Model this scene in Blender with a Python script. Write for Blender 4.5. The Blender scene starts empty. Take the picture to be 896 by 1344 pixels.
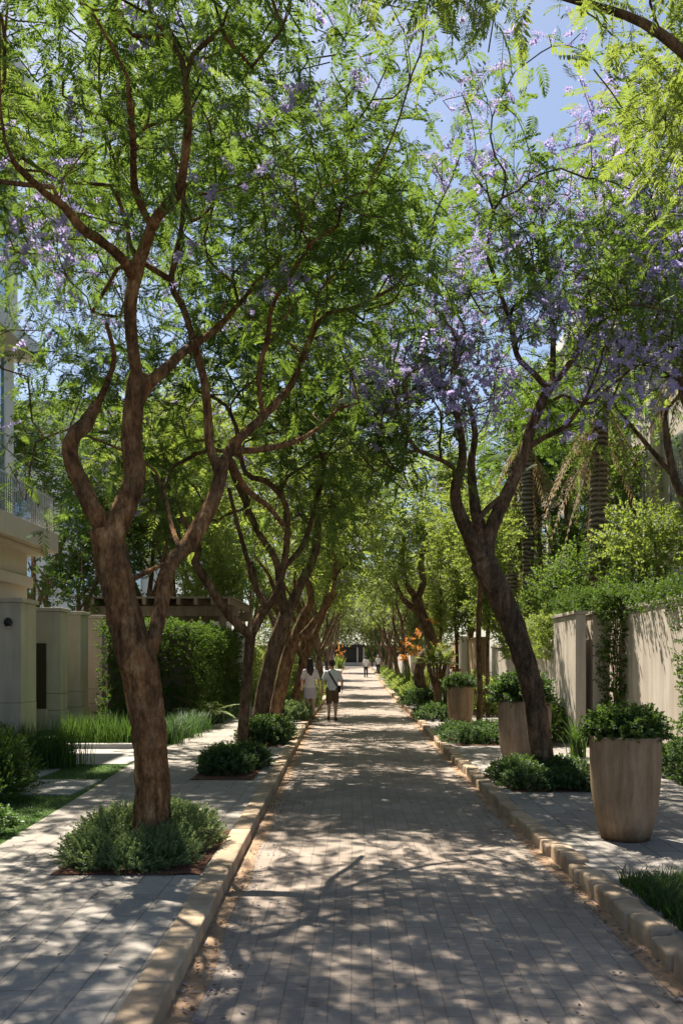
import bpy, bmesh, math, random
import numpy as np
from mathutils import Vector, Matrix, noise

S = bpy.context.scene
COL = S.collection
PI = math.pi

# ------------------------------------------------------------------ camera, sky, sun, exposure
F_PX, VX, HY, CAMZ = 1150.0, 463.0, 868.0, 1.7          # focal length and horizon, in pixels of the 896x1344 photograph
cam_d = bpy.data.cameras.new('camera')
cam = bpy.data.objects.new('camera', cam_d); COL.objects.link(cam)
cam.location = (0, 0, CAMZ); cam.rotation_euler = (PI/2, 0, 0)
cam_d.sensor_fit = 'VERTICAL'; cam_d.sensor_height = 36.0
cam_d.lens = 36.0*F_PX/1344
cam_d.shift_x = -(VX-448)/1344; cam_d.shift_y = (HY-672)/1344
cam_d.clip_start = 0.05; cam_d.clip_end = 3000
S.camera = cam

SUN_EL, SUN_AZ = math.radians(60), math.radians(-27)     # ahead of the camera, a little to the left
W = bpy.data.worlds.new('World'); S.world = W; W.use_nodes = True
wn = W.node_tree.nodes; wl = W.node_tree.links
sky = wn.new('ShaderNodeTexSky'); sky.sky_type = 'NISHITA'; sky.sun_disc = False
sky.sun_elevation = SUN_EL; sky.sun_rotation = SUN_AZ % (2*PI)
sky.air_density = 1.0; sky.dust_density = 1.2; sky.ozone_density = 1.0
wn['Background'].inputs['Strength'].default_value = 0.066
wl.new(sky.outputs['Color'], wn['Background'].inputs['Color'])
sd = bpy.data.lights.new('sun', 'SUN'); sd.energy = 5.0; sd.angle = math.radians(0.45); sd.color = (1.0, 0.91, 0.77)
sun = bpy.data.objects.new('sun', sd); COL.objects.link(sun)
sdir = Vector((math.sin(SUN_AZ)*math.cos(SUN_EL), math.cos(SUN_AZ)*math.cos(SUN_EL), math.sin(SUN_EL)))
sun.rotation_euler = sdir.to_track_quat('Z', 'Y').to_euler(); sun.location = (-20, 30, 60)
S.view_settings.view_transform = 'Standard'; S.view_settings.look = 'None'
S.view_settings.exposure = 1.28; S.view_settings.gamma = 1.0; S.view_settings.use_curve_mapping = False
S.render.engine = 'CYCLES'
cy = S.cycles
cy.max_bounces = 7; cy.diffuse_bounces = 5; cy.glossy_bounces = 2; cy.transmission_bounces = 4; cy.transparent_max_bounces = 4
cy.caustics_reflective = False; cy.caustics_refractive = False
cy.use_denoising = True

# ------------------------------------------------------------------ helpers
def px(x, y, d):                     # a point of the photograph at depth d, in metres
    return Vector(((x-VX)/F_PX*d, d, CAMZ-(y-HY)/F_PX*d))
def dpave(y): return (CAMZ-0.1)*F_PX/(y-HY)
def droad(y): return CAMZ*F_PX/(y-HY)
def gz(y):                           # the street climbs a little in the distance
    t = min(max((y-42)/75.0, 0), 1.3)
    return 1.0*t*t*(3-2*t) if t < 1 else 1.0
def lerp_tab(tab, y):
    if y <= tab[0][0]: return tab[0][1]
    for (a, va), (b, vb) in zip(tab, tab[1:]):
        if y <= b: return va+(vb-va)*(y-a)/(b-a)
    return tab[-1][1]
TL = [(-6, -.84), (3, -.87), (7, -.95), (15, -1.07), (24, -1.2), (60, -1.15), (130, -1.0)]
TR = [(-6, 1.75), (4.6, 1.74), (7, 1.70), (10, 1.66), (17, 1.68), (31, 1.83), (60, 2.0), (130, 2.1)]
TP = [(-6, -3.0), (6.5, -3.0), (7.6, -3.07), (10.7, -3.25), (13.4, -3.45), (30, -3.5), (130, -3.6)]
XL = lambda y: lerp_tab(TL, y)
XR = lambda y: lerp_tab(TR, y)
XP = lambda y: lerp_tab(TP, y)

def tag(o, label=None, cat=None, group=None, kind=None):
    if label: o['label'] = label
    if cat: o['category'] = cat
    if group: o['group'] = group
    if kind: o['kind'] = kind
    return o
def empty(name, loc, label, cat, group=None, rz=0):
    o = bpy.data.objects.new(name, None); COL.objects.link(o)
    o.location = loc; o.rotation_euler = (0, 0, rz); o.empty_display_size = .2
    return tag(o, label, cat, group)
def link_mesh(name, me, mat=None, parent=None, smooth=False, loc=None):
    o = bpy.data.objects.new(name, me); COL.objects.link(o)
    if mat is not None: me.materials.append(mat)
    if parent is not None: o.parent = parent
    if loc is not None: o.location = loc
    if smooth: me.polygons.foreach_set('use_smooth', [True]*len(me.polygons))
    return o
def np_mesh(name, V, F, mat=None, parent=None, smooth=False, loc=None):
    me = bpy.data.meshes.new(name)
    me.from_pydata(np.asarray(V, dtype=np.float32).reshape(-1, 3), [], np.asarray(F, dtype=np.int32))
    me.update()
    return link_mesh(name, me, mat, parent, smooth, loc)
def multi_mesh(name, parts, parent=None, loc=None):
    V = []; F = []; mi = []; k = 0
    me = bpy.data.meshes.new(name)
    for i, (v, f, m) in enumerate(parts):
        V.extend([tuple(p) for p in v]); F.extend([tuple(int(a)+k for a in q) for q in f]); mi.extend([i]*len(f)); k += len(v); me.materials.append(m)
    me.from_pydata(V, [], F); me.polygons.foreach_set('material_index', mi); me.update()
    return link_mesh(name, me, None, parent, False, loc)
def copy_thing(root, loc, rz, sc=1.0, label=None, group=None):
    c = root.copy(); COL.objects.link(c); c.location = loc; c.rotation_euler = (0, 0, rz)
    c.scale = (sc, sc, sc) if not isinstance(sc, tuple) else sc
    if label: c['label'] = label
    if group: c['group'] = group
    for ch in root.children:
        k = ch.copy(); COL.objects.link(k); k.parent = c
        for g in ch.children:
            q = g.copy(); COL.objects.link(q); q.parent = k
    return c

class MB:
    def __init__(s): s.v = []; s.f = []
    def add(s, V, F):
        b = len(s.v); s.v.extend([tuple(p) for p in V]); s.f.extend([tuple(i+b for i in f) for f in F]); return s
    def box(s, x0, x1, y0, y1, z0, z1):
        V = [(x0,y0,z0),(x1,y0,z0),(x1,y1,z0),(x0,y1,z0),(x0,y0,z1),(x1,y0,z1),(x1,y1,z1),(x0,y1,z1)]
        return s.add(V, [(0,3,2,1),(4,5,6,7),(0,1,5,4),(1,2,6,5),(2,3,7,6),(3,0,4,7)])
    def tube(s, pts, radii, n=8, caps=True, wob=0.0, freq=3.0):
        pts = [Vector(p) for p in pts]
        m = len(pts)
        if m < 2: return s
        t0 = (pts[1]-pts[0]).normalized()
        u = t0.orthogonal().normalized()
        V = []
        for i, p in enumerate(pts):
            t = ((pts[min(i+1, m-1)]-pts[max(i-1, 0)])).normalized()
            u = (u-t*u.dot(t))
            u = u.normalized() if u.length > 1e-6 else t.orthogonal().normalized()
            w = t.cross(u)
            for k in range(n):
                a = 2*PI*k/n
                dirv = u*math.cos(a)+w*math.sin(a)
                r = radii[i]
                if wob:
                    q = p+dirv*r
                    q = Vector((q.x, q.y, q.z*.4))*freq
                    r *= 1+wob*(noise.noise(q)+.6*noise.noise(q*2.7)+.8*(.3-abs(noise.noise(q*4.2)))+.3*noise.noise(q*8))
                V.append(p+dirv*r)
        F = []
        for i in range(m-1):
            for k in range(n):
                a = i*n+k; b = i*n+(k+1) % n
                F.append((a, b, b+n, a+n))
        if caps:
            F.append(tuple(reversed(range(n)))); F.append(tuple(range((m-1)*n, m*n)))
        return s.add(V, F)
    def loft(s, rings, n=16, caps=True):          # rings: (centre, rx, ry) horizontal ellipses
        V = []; F = []
        for c, rx, ry in rings:
            for k in range(n):
                a = 2*PI*k/n
                V.append((c[0]+rx*math.cos(a), c[1]+ry*math.sin(a), c[2]))
        m = len(rings)
        for i in range(m-1):
            for k in range(n):
                a = i*n+k; b = i*n+(k+1) % n
                F.append((a, b, b+n, a+n))
        if caps:
            F.append(tuple(reversed(range(n)))); F.append(tuple(range((m-1)*n, m*n)))
        return s.add(V, F)
    def ell(s, c, r, n=12, m=8):
        V = [(c[0], c[1], c[2]-r[2])]; F = []
        for j in range(1, m):
            th = -PI/2+PI*j/m
            for k in range(n):
                a = 2*PI*k/n
                V.append((c[0]+r[0]*math.cos(th)*math.cos(a), c[1]+r[1]*math.cos(th)*math.sin(a), c[2]+r[2]*math.sin(th)))
        V.append((c[0], c[1], c[2]+r[2])); T = len(V)-1
        for k in range(n):
            F.append((0, 1+(k+1) % n, 1+k)); F.append((T, 1+(m-2)*n+k, 1+(m-2)*n+(k+1) % n))
        for j in range(m-2):
            for k in range(n):
                a = 1+j*n+k; b = 1+j*n+(k+1) % n
                F.append((a, b, b+n, a+n))
        return s.add(V, F)
    def build(s, name, mat=None, parent=None, smooth=False, bevel=0, loc=None, seg=2):
        me = bpy.data.meshes.new(name); me.from_pydata(s.v, [], s.f); me.update()
        o = link_mesh(name, me, mat, parent, smooth, loc)
        if bevel:
            b = o.modifiers.new('bevel', 'BEVEL'); b.width = bevel; b.segments = seg; b.limit_method = 'ANGLE'
        return o

# ------------------------------------------------------------------ materials
class NT:
    def __init__(s, name):
        s.m = bpy.data.materials.new(name); s.m.use_nodes = True
        s.n = s.m.node_tree.nodes; s.l = s.m.node_tree.links
        s.n.clear(); s.out = s.n.new('ShaderNodeOutputMaterial')
    def node(s, t, **k):
        q = s.n.new(t)
        for a, b in k.items():
            if a in q.inputs.keys() if hasattr(q.inputs, 'keys') else False: q.inputs[a].default_value = b
            else: setattr(q, a, b)
        return q
    def link(s, a, b): s.l.new(a, b)
    def pos(s, scale=(1, 1, 1), world=False, rot=(0, 0, 0)):
        mp = s.n.new('ShaderNodeMapping'); mp.inputs['Scale'].default_value = scale; mp.inputs['Rotation'].default_value = rot
        if world:
            g = s.n.new('ShaderNodeNewGeometry'); s.link(g.outputs['Position'], mp.inputs['Vector'])
        else:
            g = s.n.new('ShaderNodeTexCoord'); s.link(g.outputs['Object'], mp.inputs['Vector'])
        return mp.outputs['Vector']
    def noise(s, vec, scale, detail=6, rough=.6):
        q = s.n.new('ShaderNodeTexNoise'); q.inputs['Scale'].default_value = scale; q.inputs['Detail'].default_value = detail
        q.inputs['Roughness'].default_value = rough
        s.link(vec, q.inputs['Vector']); return q.outputs['Fac']
    def ramp(s, fac, stops):
        q = s.n.new('ShaderNodeValToRGB'); e = q.color_ramp.elements
        while len(e) < len(stops): e.new(.5)
        for el, (p, c) in zip(e, stops): el.position = p; el.color = (*c, 1) if len(c) == 3 else c
        s.link(fac, q.inputs['Fac']); return q.outputs['Color']
    def mix(s, fac, a, b, mode='MIX'):
        q = s.n.new('ShaderNodeMix'); q.data_type = 'RGBA'; q.blend_type = mode
        for sock, v in ((q.inputs[0], fac), (q.inputs[6], a), (q.inputs[7], b)):
            if isinstance(v, (int, float)): sock.default_value = v
            elif isinstance(v, tuple): sock.default_value = (*v, 1) if len(v) == 3 else v
            else: s.link(v, sock)
        return q.outputs[2]
    def bump(s, h, strength=.4, dist=.02, normal=None):
        q = s.n.new('ShaderNodeBump'); q.inputs['Strength'].default_value = strength; q.inputs['Distance'].default_value = dist
        s.link(h, q.inputs['Height'])
        if normal is not None: s.link(normal, q.inputs['Normal'])
        return q.outputs['Normal']
    def principled(s, color, rough=.85, normal=None, metallic=0, spec=.3):
        q = s.n.new('ShaderNodeBsdfPrincipled')
        if isinstance(color, tuple): q.inputs['Base Color'].default_value = (*color, 1)
        else: s.link(color, q.inputs['Base Color'])
        if isinstance(rough, (int, float)): q.inputs['Roughness'].default_value = rough
        else: s.link(rough, q.inputs['Roughness'])
        q.inputs['Metallic'].default_value = metallic; q.inputs['Specular IOR Level'].default_value = spec
        if normal is not None: s.link(normal, q.inputs['Normal'])
        s.link(q.outputs[0], s.out.inputs['Surface']); return s.m

def leaf_mat(name, c1, c2, tr, clump=1.2, gloss=.06, tmix=.45):
    t = NT(name)
    g = t.n.new('ShaderNodeNewGeometry')
    nz = t.noise(t.pos(), clump, 2, .5)
    a = t.ramp(nz, [(.35, c1), (.65, c2)])
    hv = t.n.new('ShaderNodeHueSaturation')
    mr = t.n.new('ShaderNodeMapRange'); mr.inputs['To Min'].default_value = .65; mr.inputs['To Max'].default_value = 1.4
    t.link(g.outputs['Random Per Island'], mr.inputs['Value']); t.link(mr.outputs[0], hv.inputs['Value'])
    mh = t.n.new('ShaderNodeMapRange'); mh.inputs['To Min'].default_value = .485; mh.inputs['To Max'].default_value = .512
    t.link(nz, mh.inputs['Value']); t.link(mh.outputs[0], hv.inputs['Hue'])
    t.link(a, hv.inputs['Color'])
    d = t.n.new('ShaderNodeBsdfDiffuse'); t.link(hv.outputs[0], d.inputs['Color'])
    tl = t.n.new('ShaderNodeBsdfTranslucent')
    t.link(t.mix(.85, hv.outputs[0], tr), tl.inputs['Color'])
    m1 = t.n.new('ShaderNodeMixShader'); m1.inputs[0].default_value = tmix
    t.link(d.outputs[0], m1.inputs[1]); t.link(tl.outputs[0], m1.inputs[2])
    gl = t.n.new('ShaderNodeBsdfGlossy'); gl.inputs['Roughness'].default_value = .55; gl.inputs['Color'].default_value = (.9, .95, 1, 1)
    m2 = t.n.new('ShaderNodeMixShader'); m2.inputs[0].default_value = gloss
    t.link(m1.outputs[0], m2.inputs[1]); t.link(gl.outputs[0], m2.inputs[2])
    t.link(m2.outputs[0], t.out.inputs['Surface'])
    return t.m

M = {}
M['jacaranda'] = leaf_mat('jacaranda_leaf', (.030, .068, .014), (.078, .125, .025), (.22, .34, .04), gloss=.03, tmix=.5)
M['bright'] = leaf_mat('bright_leaf', (.06, .11, .02), (.135, .185, .04), (.38, .48, .07), gloss=.04, tmix=.5)
M['pale'] = leaf_mat('pale_leaf', (.12, .16, .05), (.20, .22, .08), (.38, .44, .12))
M['dark'] = leaf_mat('dark_leaf', (.022, .055, .016), (.045, .09, .022), (.10, .2, .03), gloss=.05)
M['hedge'] = leaf_mat('hedge_leaf', (.032, .065, .012), (.065, .11, .018), (.14, .24, .025), clump=2, gloss=.025)
M['shrub'] = leaf_mat('shrub_leaf', (.075, .125, .048), (.155, .215, .095), (.26, .36, .10), clump=4, gloss=.03)
M['shrub_dark'] = leaf_mat('shrub_dark_leaf', (.025, .055, .015), (.05, .095, .025), (.12, .21, .03), clump=4, gloss=.035)
M['grassy'] = leaf_mat('blade', (.022, .055, .012), (.045, .09, .02), (.12, .22, .03), clump=3, gloss=.02)
M['lawn_blade'] = leaf_mat('lawn_blade', (.06, .12, .02), (.09, .17, .03), (.18, .34, .04), clump=2)
M['blossom'] = leaf_mat('blossom', (.36, .31, .55), (.48, .42, .65), (.54, .47, .80), clump=3, gloss=.02, tmix=.55)
M['canna'] = leaf_mat('orange_flower', (.55, .17, .035), (.62, .30, .05), (.7, .32, .06), clump=3, gloss=.02)
M['dead'] = leaf_mat('dead_frond', (.24, .175, .09), (.36, .27, .15), (.42, .31, .15), clump=2, gloss=.03, tmix=.3)

def bark_mat(name, dark, mid, light, sc=11):
    t = NT(name)
    n1 = t.noise(t.pos((1, 1, .42)), sc, 9, .72)
    n2 = t.noise(t.pos((1, 1, .6)), 3.1, 5, .65)
    n3 = t.noise(t.pos((1, 1, .5)), 46, 5, .7)
    vo = t.n.new('ShaderNodeTexVoronoi'); vo.feature = 'DISTANCE_TO_EDGE'; vo.inputs['Scale'].default_value = 13
    nw = t.n.new('ShaderNodeTexNoise'); nw.inputs['Scale'].default_value = 6; nw.inputs['Detail'].default_value = 5
    vv = t.pos((1, 1, .3)); t.link(vv, nw.inputs['Vector'])
    t.link(t.mix(.3, vv, nw.outputs['Color']), vo.inputs['Vector'])
    c = t.ramp(n1, [(.34, dark), (.5, mid), (.66, light)])
    c = t.mix(t.ramp(n2, [(.45, (0, 0, 0)), (.6, (1, 1, 1))]), c, t.mix(.6, c, (.055, .045, .036)))
    c = t.mix(.6, c, t.ramp(n3, [(.35, (.5, .5, .5)), (.65, (1.35, 1.3, 1.25))]), 'MULTIPLY')
    e = t.ramp(vo.outputs['Distance'], [(0, (.4, .37, .35)), (.10, (1, 1, 1))])
    c = t.mix(.45, c, e, 'MULTIPLY')
    n4 = t.noise(t.pos((1, 1, .09)), 24, 6, .65)
    c = t.mix(.6, c, t.ramp(n4, [(.38, (.45, .42, .40)), (.5, (1, 1, 1)), (.66, (1.25, 1.2, 1.15))]), 'MULTIPLY')
    nb = t.bump(n4, 1, .05, t.bump(n1, 1, .05, t.bump(n3, 1, .02, t.bump(vo.outputs['Distance'], .7, .05))))
    return t.principled(c, .95, nb, spec=.15)
M['bark_a'] = bark_mat('bark_brown', (.14, .066, .03), (.40, .21, .098), (.62, .40, .22))
M['bark_b'] = bark_mat('bark_grey_brown', (.11, .068, .044), (.26, .168, .108), (.43, .30, .20))
M['bark_c'] = bark_mat('bark_warm', (.11, .062, .034), (.28, .165, .09), (.45, .29, .17))
def palm_bark():
    t = NT('palm_bark')
    w = t.n.new('ShaderNodeTexWave'); w.wave_type = 'BANDS'; w.bands_direction = 'Z'; w.inputs['Scale'].default_value = 2.6
    w.inputs['Distortion'].default_value = 6; w.inputs['Detail'].default_value = 3
    t.link(t.pos(), w.inputs['Vector'])
    c = t.ramp(w.outputs['Fac'], [(.1, (.10, .08, .06)), (.6, (.25, .20, .155)), (1, (.40, .34, .28))])
    c = t.mix(.5, c, t.ramp(t.noise(t.pos(), 9), [(.3, (.5, .45, .4)), (.7, (1, 1, 1))]), 'MULTIPLY')
    return t.principled(c, .95, t.bump(w.outputs['Fac'], .45, .02), spec=.1)
M['palm_bark'] = palm_bark()

def plaster(name, c, var=.18, streak=.25):
    t = NT(name)
    v = t.pos(world=True)
    n1 = t.noise(v, 1.3, 5); n2 = t.noise(t.pos((2.2, 2.2, .18), world=True), 2.2, 5); n3 = t.noise(v, 60, 3)
    k = t.ramp(n1, [(.25, tuple(x*(1-var) for x in c)), (.75, tuple(min(1, x*(1+var*.5)) for x in c))])
    k = t.mix(streak, k, t.ramp(n2, [(.35, (.45, .40, .34)), (.62, (1, 1, 1))]), 'MULTIPLY')
    return t.principled(k, .9, t.bump(n3, .25, .004), spec=.2)
M['wall_grey'] = plaster('warm_grey_plaster', (.62, .55, .47), .15, .3)  # added warmth of light bounced off the pavement, put into the plaster colour
M['wall_cream'] = plaster('cream_plaster', (.67, .605, .52), .18, .45)
M['wall_tan'] = plaster('tan_plaster', (.52, .38, .23))
M['stone_cream'] = plaster('cream_stone', (.60, .52, .42), .1, .12)
M['white'] = plaster('white_render', (.78, .76, .72), .06, .1)
M['concrete'] = plaster('concrete', (.40, .385, .36), .15, .1)
M['dark_bronze'] = NT('dark_bronze').principled((.055, .04, .026), .5, spec=.4)
M['black'] = NT('black_metal').principled((.02, .02, .022), .45, spec=.4)
M['grey_metal'] = NT('grey_metal').principled((.45, .46, .47), .4, metallic=.5)
M['glass'] = NT('window_glass').principled((.42, .47, .53), .05, spec=.9, metallic=.85)
M['soil'] = NT('soil').principled((.05, .033, .022), .95)
def mulch():
    t = NT('bark_mulch'); n = t.noise(t.pos(world=True), 38, 6, .7)
    return t.principled(t.ramp(n, [(.3, (.05, .025, .018)), (.6, (.17, .075, .045)), (.8, (.30, .17, .10))]), .95, t.bump(n, 1, .03))
M['mulch'] = mulch()

def brick(name, w, h, off, c1, c2, mortar, msize, swap, grime, rot=0, bstr=.5):
    t = NT(name)
    v = t.pos(world=True, rot=(0, 0, PI/2+rot if swap else rot))
    # slight unevenness of the joints
    b = t.n.new('ShaderNodeTexBrick'); b.inputs['Scale'].default_value = 1
    b.offset = off; b.inputs['Brick Width'].default_value = w; b.inputs['Row Height'].default_value = h
    b.inputs['Mortar Size'].default_value = msize; b.inputs['Mortar Smooth'].default_value = .3
    b.inputs['Bias'].default_value = 0
    nw = t.n.new('ShaderNodeTexNoise'); nw.inputs['Scale'].default_value = 5; t.link(v, nw.inputs['Vector'])
    dv = t.n.new('ShaderNodeVectorMath'); dv.operation = 'SCALE'; dv.inputs['Scale'].default_value = .016
    t.link(nw.outputs['Color'], dv.inputs[0])
    ad = t.n.new('ShaderNodeVectorMath'); ad.operation = 'ADD'; t.link(v, ad.inputs[0]); t.link(dv.outputs[0], ad.inputs[1])
    t.link(ad.outputs[0], b.inputs['Vector'])
    b.inputs['Color1'].default_value = (*c1, 1); b.inputs['Color2'].default_value = (*c2, 1); b.inputs['Mortar'].default_value = (*mortar, 1)
    n1 = t.noise(v, .9, 6, .65); n2 = t.noise(v, 45, 4, .6); n3 = t.noise(v, 9, 5, .6)
    c = t.mix(grime, b.outputs['Color'], t.ramp(n1, [(.3, (.62, .58, .54)), (.7, (1.15, 1.12, 1.08))]), 'MULTIPLY')
    c = t.mix(.35, c, t.ramp(n2, [(.3, (.7, .7, .7)), (.7, (1.2, 1.2, 1.2))]), 'MULTIPLY')
    c = t.mix(.4, c, t.ramp(n3, [(.3, (.75, .73, .7)), (.7, (1.15, 1.15, 1.15))]), 'MULTIPLY')
    iv = t.n.new('ShaderNodeMath'); iv.operation = 'SUBTRACT'; iv.inputs[0].default_value = 1; t.link(b.outputs['Fac'], iv.inputs[1])
    nb = t.bump(iv.outputs[0], bstr, .012, t.bump(n3, .3, .012, t.bump(n2, .25, .004)))
    return t.principled(c, .88, nb, spec=.22)
M['road'] = brick('road_pavers', .215, .115, .5, (.36, .31, .272), (.30, .26, .23), (.25, .21, .18), .005, True, .8, 0, .45)
M['slabs'] = brick('grey_slabs', .50, .22, .5, (.36, .335, .308), (.315, .295, .272), (.225, .205, .185), .006, True, .5)
M['slabs_warm'] = brick('warm_slabs', .46, .23, .5, (.33, .31, .29), (.265, .25, .24), (.15, .135, .12), .006, True, .5)
def sandy():
    t = NT('sandy_gutter'); n = t.noise(t.pos(world=True), 6, 6, .7); n2 = t.noise(t.pos(world=True), 70, 3)
    return t.principled(t.ramp(n, [(.3, (.20, .13, .085)), (.55, (.36, .24, .155)), (.75, (.45, .33, .22))]), .95, t.bump(n2, .4, .006))
M['gutter'] = sandy()
def kerbstone(name, a, b_):
    t = NT(name); v = t.pos(world=True)
    n = t.noise(v, 4, 7, .65); n2 = t.noise(v, 40, 4)
    g = t.n.new('ShaderNodeNewGeometry')
    c = t.ramp(n, [(.3, a), (.7, b_)])
    c = t.mix(.45, c, t.ramp(g.outputs['Random Per Island'], [(0, (.7, .68, .65)), (1, (1.2, 1.18, 1.12))]), 'MULTIPLY')
    return t.principled(c, .9, t.bump(n, .5, .02, t.bump(n2, .35, .006)), spec=.2)
M['kerb'] = kerbstone('limestone_kerb', (.30, .222, .155), (.50, .395, .29))
def lawn():
    t = NT('lawn'); n = t.noise(t.pos(world=True), 3, 5); n2 = t.noise(t.pos(world=True), 90, 3)
    return t.principled(t.ramp(n, [(.3, (.035, .075, .015)), (.7, (.07, .13, .025))]), .95, t.bump(n2, .8, .02))
M['lawn'] = lawn()
M['earth'] = NT('earth').principled((.10, .085, .06), .95)
def pebble():
    t = NT('washed_pebble'); v = t.pos(world=True); n = t.noise(v, 55, 5, .7); n1 = t.noise(v, 3)
    c = t.mix(.5, t.ramp(n, [(.35, (.20, .195, .18)), (.6, (.42, .41, .385))]), t.ramp(n1, [(.3, (.8, .8, .78)), (.7, (1.1, 1.1, 1.1))]), 'MULTIPLY')
    return t.principled(c, .95, t.bump(n, .8, .01))
M['pebble'] = pebble()
def potmat(name, c, streak):
    t = NT(name)
    n1 = t.noise(t.pos((7, 7, 1.0)), 1.6, 7, .7); n2 = t.noise(t.pos(), 3, 6, .65); n3 = t.noise(t.pos(), 50, 4)
    k = t.ramp(n1, [(.28, tuple(x*streak for x in c)), (.6, c), (.8, tuple(min(1, x*1.25) for x in c))])
    k = t.mix(.55, k, t.ramp(n2, [(.3, (.55, .5, .44)), (.7, (1.1, 1.08, 1.04))]), 'MULTIPLY')
    z = t.n.new('ShaderNodeSeparateXYZ'); t.link(t.pos(), z.inputs[0])
    m = t.n.new('ShaderNodeMath'); m.operation = 'ADD'; t.link(z.outputs['Z'], m.inputs[0])
    q = t.n.new('ShaderNodeMath'); q.operation = 'MULTIPLY'; q.inputs[1].default_value = .22; t.link(n2, q.inputs[0]); t.link(q.outputs[0], m.inputs[1])
    k = t.mix(1, k, t.ramp(m.outputs[0], [(.10, (.42, .36, .28)), (.26, (1, 1, 1))]), 'MULTIPLY')   # darker and browner towards the foot
    return t.principled(k, .92, t.bump(n1, .35, .01, t.bump(n3, .3, .005)), spec=.2)
M['pot'] = potmat('weathered_pot', (.37, .27, .18), .5)
M['pot_grey'] = potmat('weathered_ribbed_pot', (.35, .275, .21), .45)
M['wood'] = potmat('weathered_timber', (.30, .25, .20), .6)

# ------------------------------------------------------------------ ground, road, pavements
def strip(name, fa, fb, z, mat, y0=-6, y1=128, n=90, ncol=2, kind='structure'):
    ys = [y0+(y1-y0)*(i/n)**1.5 for i in range(n+1)]
    V = []; F = []
    for y in ys:
        a, b = fa(y), fb(y)
        for j in range(ncol+1):
            V.append((a+(b-a)*j/ncol, y, gz(y)+z))
    for i in range(n):
        for j in range(ncol):
            a = i*(ncol+1)+j
            F.append((a, a+1, a+ncol+2, a+ncol+1))
    return tag(np_mesh(name, V, F, mat), kind=kind)
strip('ground', lambda y: -700, lambda y: 700, -.06, M['earth'], -40, 1200, 120)
strip('road', lambda y: XL(y)-.03, lambda y: XR(y)+.03, 0, M['road'])
strip('gutter', lambda y: XL(y)-.03, lambda y: XL(y)+.13+.02*math.sin(y*3), .004, M['gutter'], n=260)
strip('gutter', lambda y: XR(y)-.10+.02*math.sin(y*2.3), lambda y: XR(y)+.03, .004, M['gutter'], n=260)
strip('pavement', XP, lambda y: XL(y)-.15, .10, M['slabs'])
strip('pavement', lambda y: XR(y)+.13, lambda y: 4.35, .10, M['slabs_warm'])
strip('lawn', lambda y: -14, XP, .096, M['lawn'], y1=40)
strip('soil_bed', lambda y: 4.35, lambda y: 9, .105, M['soil'], y1=60)
def kerb(name, fx, side, lmin, lmax, w, h, rnd, rough, seed):
    rng = random.Random(seed); bm = bmesh.new(); y = -2.0
    while y < 126:
        ln = rng.uniform(lmin, lmax)*(1 if y < 40 else 2.2)
        x = fx(y+ln/2); ang = math.atan2(fx(y+ln)-fx(y), ln)
        ret = bmesh.ops.create_cube(bm, size=1)
        vs = ret['verts']
        ww = w*rng.uniform(.95, 1.06); hh = h+rng.uniform(-.006, .012)*rough
        mat = Matrix.Translation((x+side*w/2+rng.uniform(-.008, .008)*rough, y+ln/2, gz(y+ln/2)-.08+(hh+.08)/2)) @ Matrix.Rotation(-ang+rng.uniform(-.02, .02)*rough, 4, 'Z') @ Matrix.Diagonal((ww, ln-(.02 if rough < 1 else .034), hh+.08, 1))
        bmesh.ops.transform(bm, matrix=mat, verts=vs)
        if y < 45:
            es = list({e for v in vs for e in v.link_edges})
            r = bmesh.ops.bevel(bm, geom=es, offset=rnd*rng.uniform(.8, 1.2), segments=3, affect='EDGES', profile=.55)
            if rough:
                for v in {v for f in r['faces'] for v in f.verts}:
                    n = noise.noise_vector(v.co*9)
                    v.co += n*.009*rough
        y += ln
    me = bpy.data.meshes.new(name); bm.to_mesh(me); bm.free()
    return tag(link_mesh(name, me, M['kerb'], smooth=True), kind='structure')
kerb('kerb', XL, -1, .55, .85, .18, .112, .018, .5, 1)
kerb('kerb', XR, 1, .26, .42, .165, .112, .024, 1.9, 2)
# slabs laid in the lawn and the driveway
tag(MB().box(-4.55, -3.36, 10.45, 11.75, .06, .118).build('paving_slab', M['pebble'], bevel=.008), kind='structure')
tag(MB().box(-5.8, -4.3, 11.95, 12.9, .06, .118).build('paving_slab', M['pebble'], bevel=.008), kind='structure')
tag(MB().box(-9.5, -3.5, 13.6, 15.9, .06, .112).build('driveway', M['concrete'], bevel=.008), kind='structure')
tag(MB().box(-9.5, -3.55, 15.9, 16.1, .06, .2).build('driveway_kerb', M['concrete'], bevel=.012), kind='structure')

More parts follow.
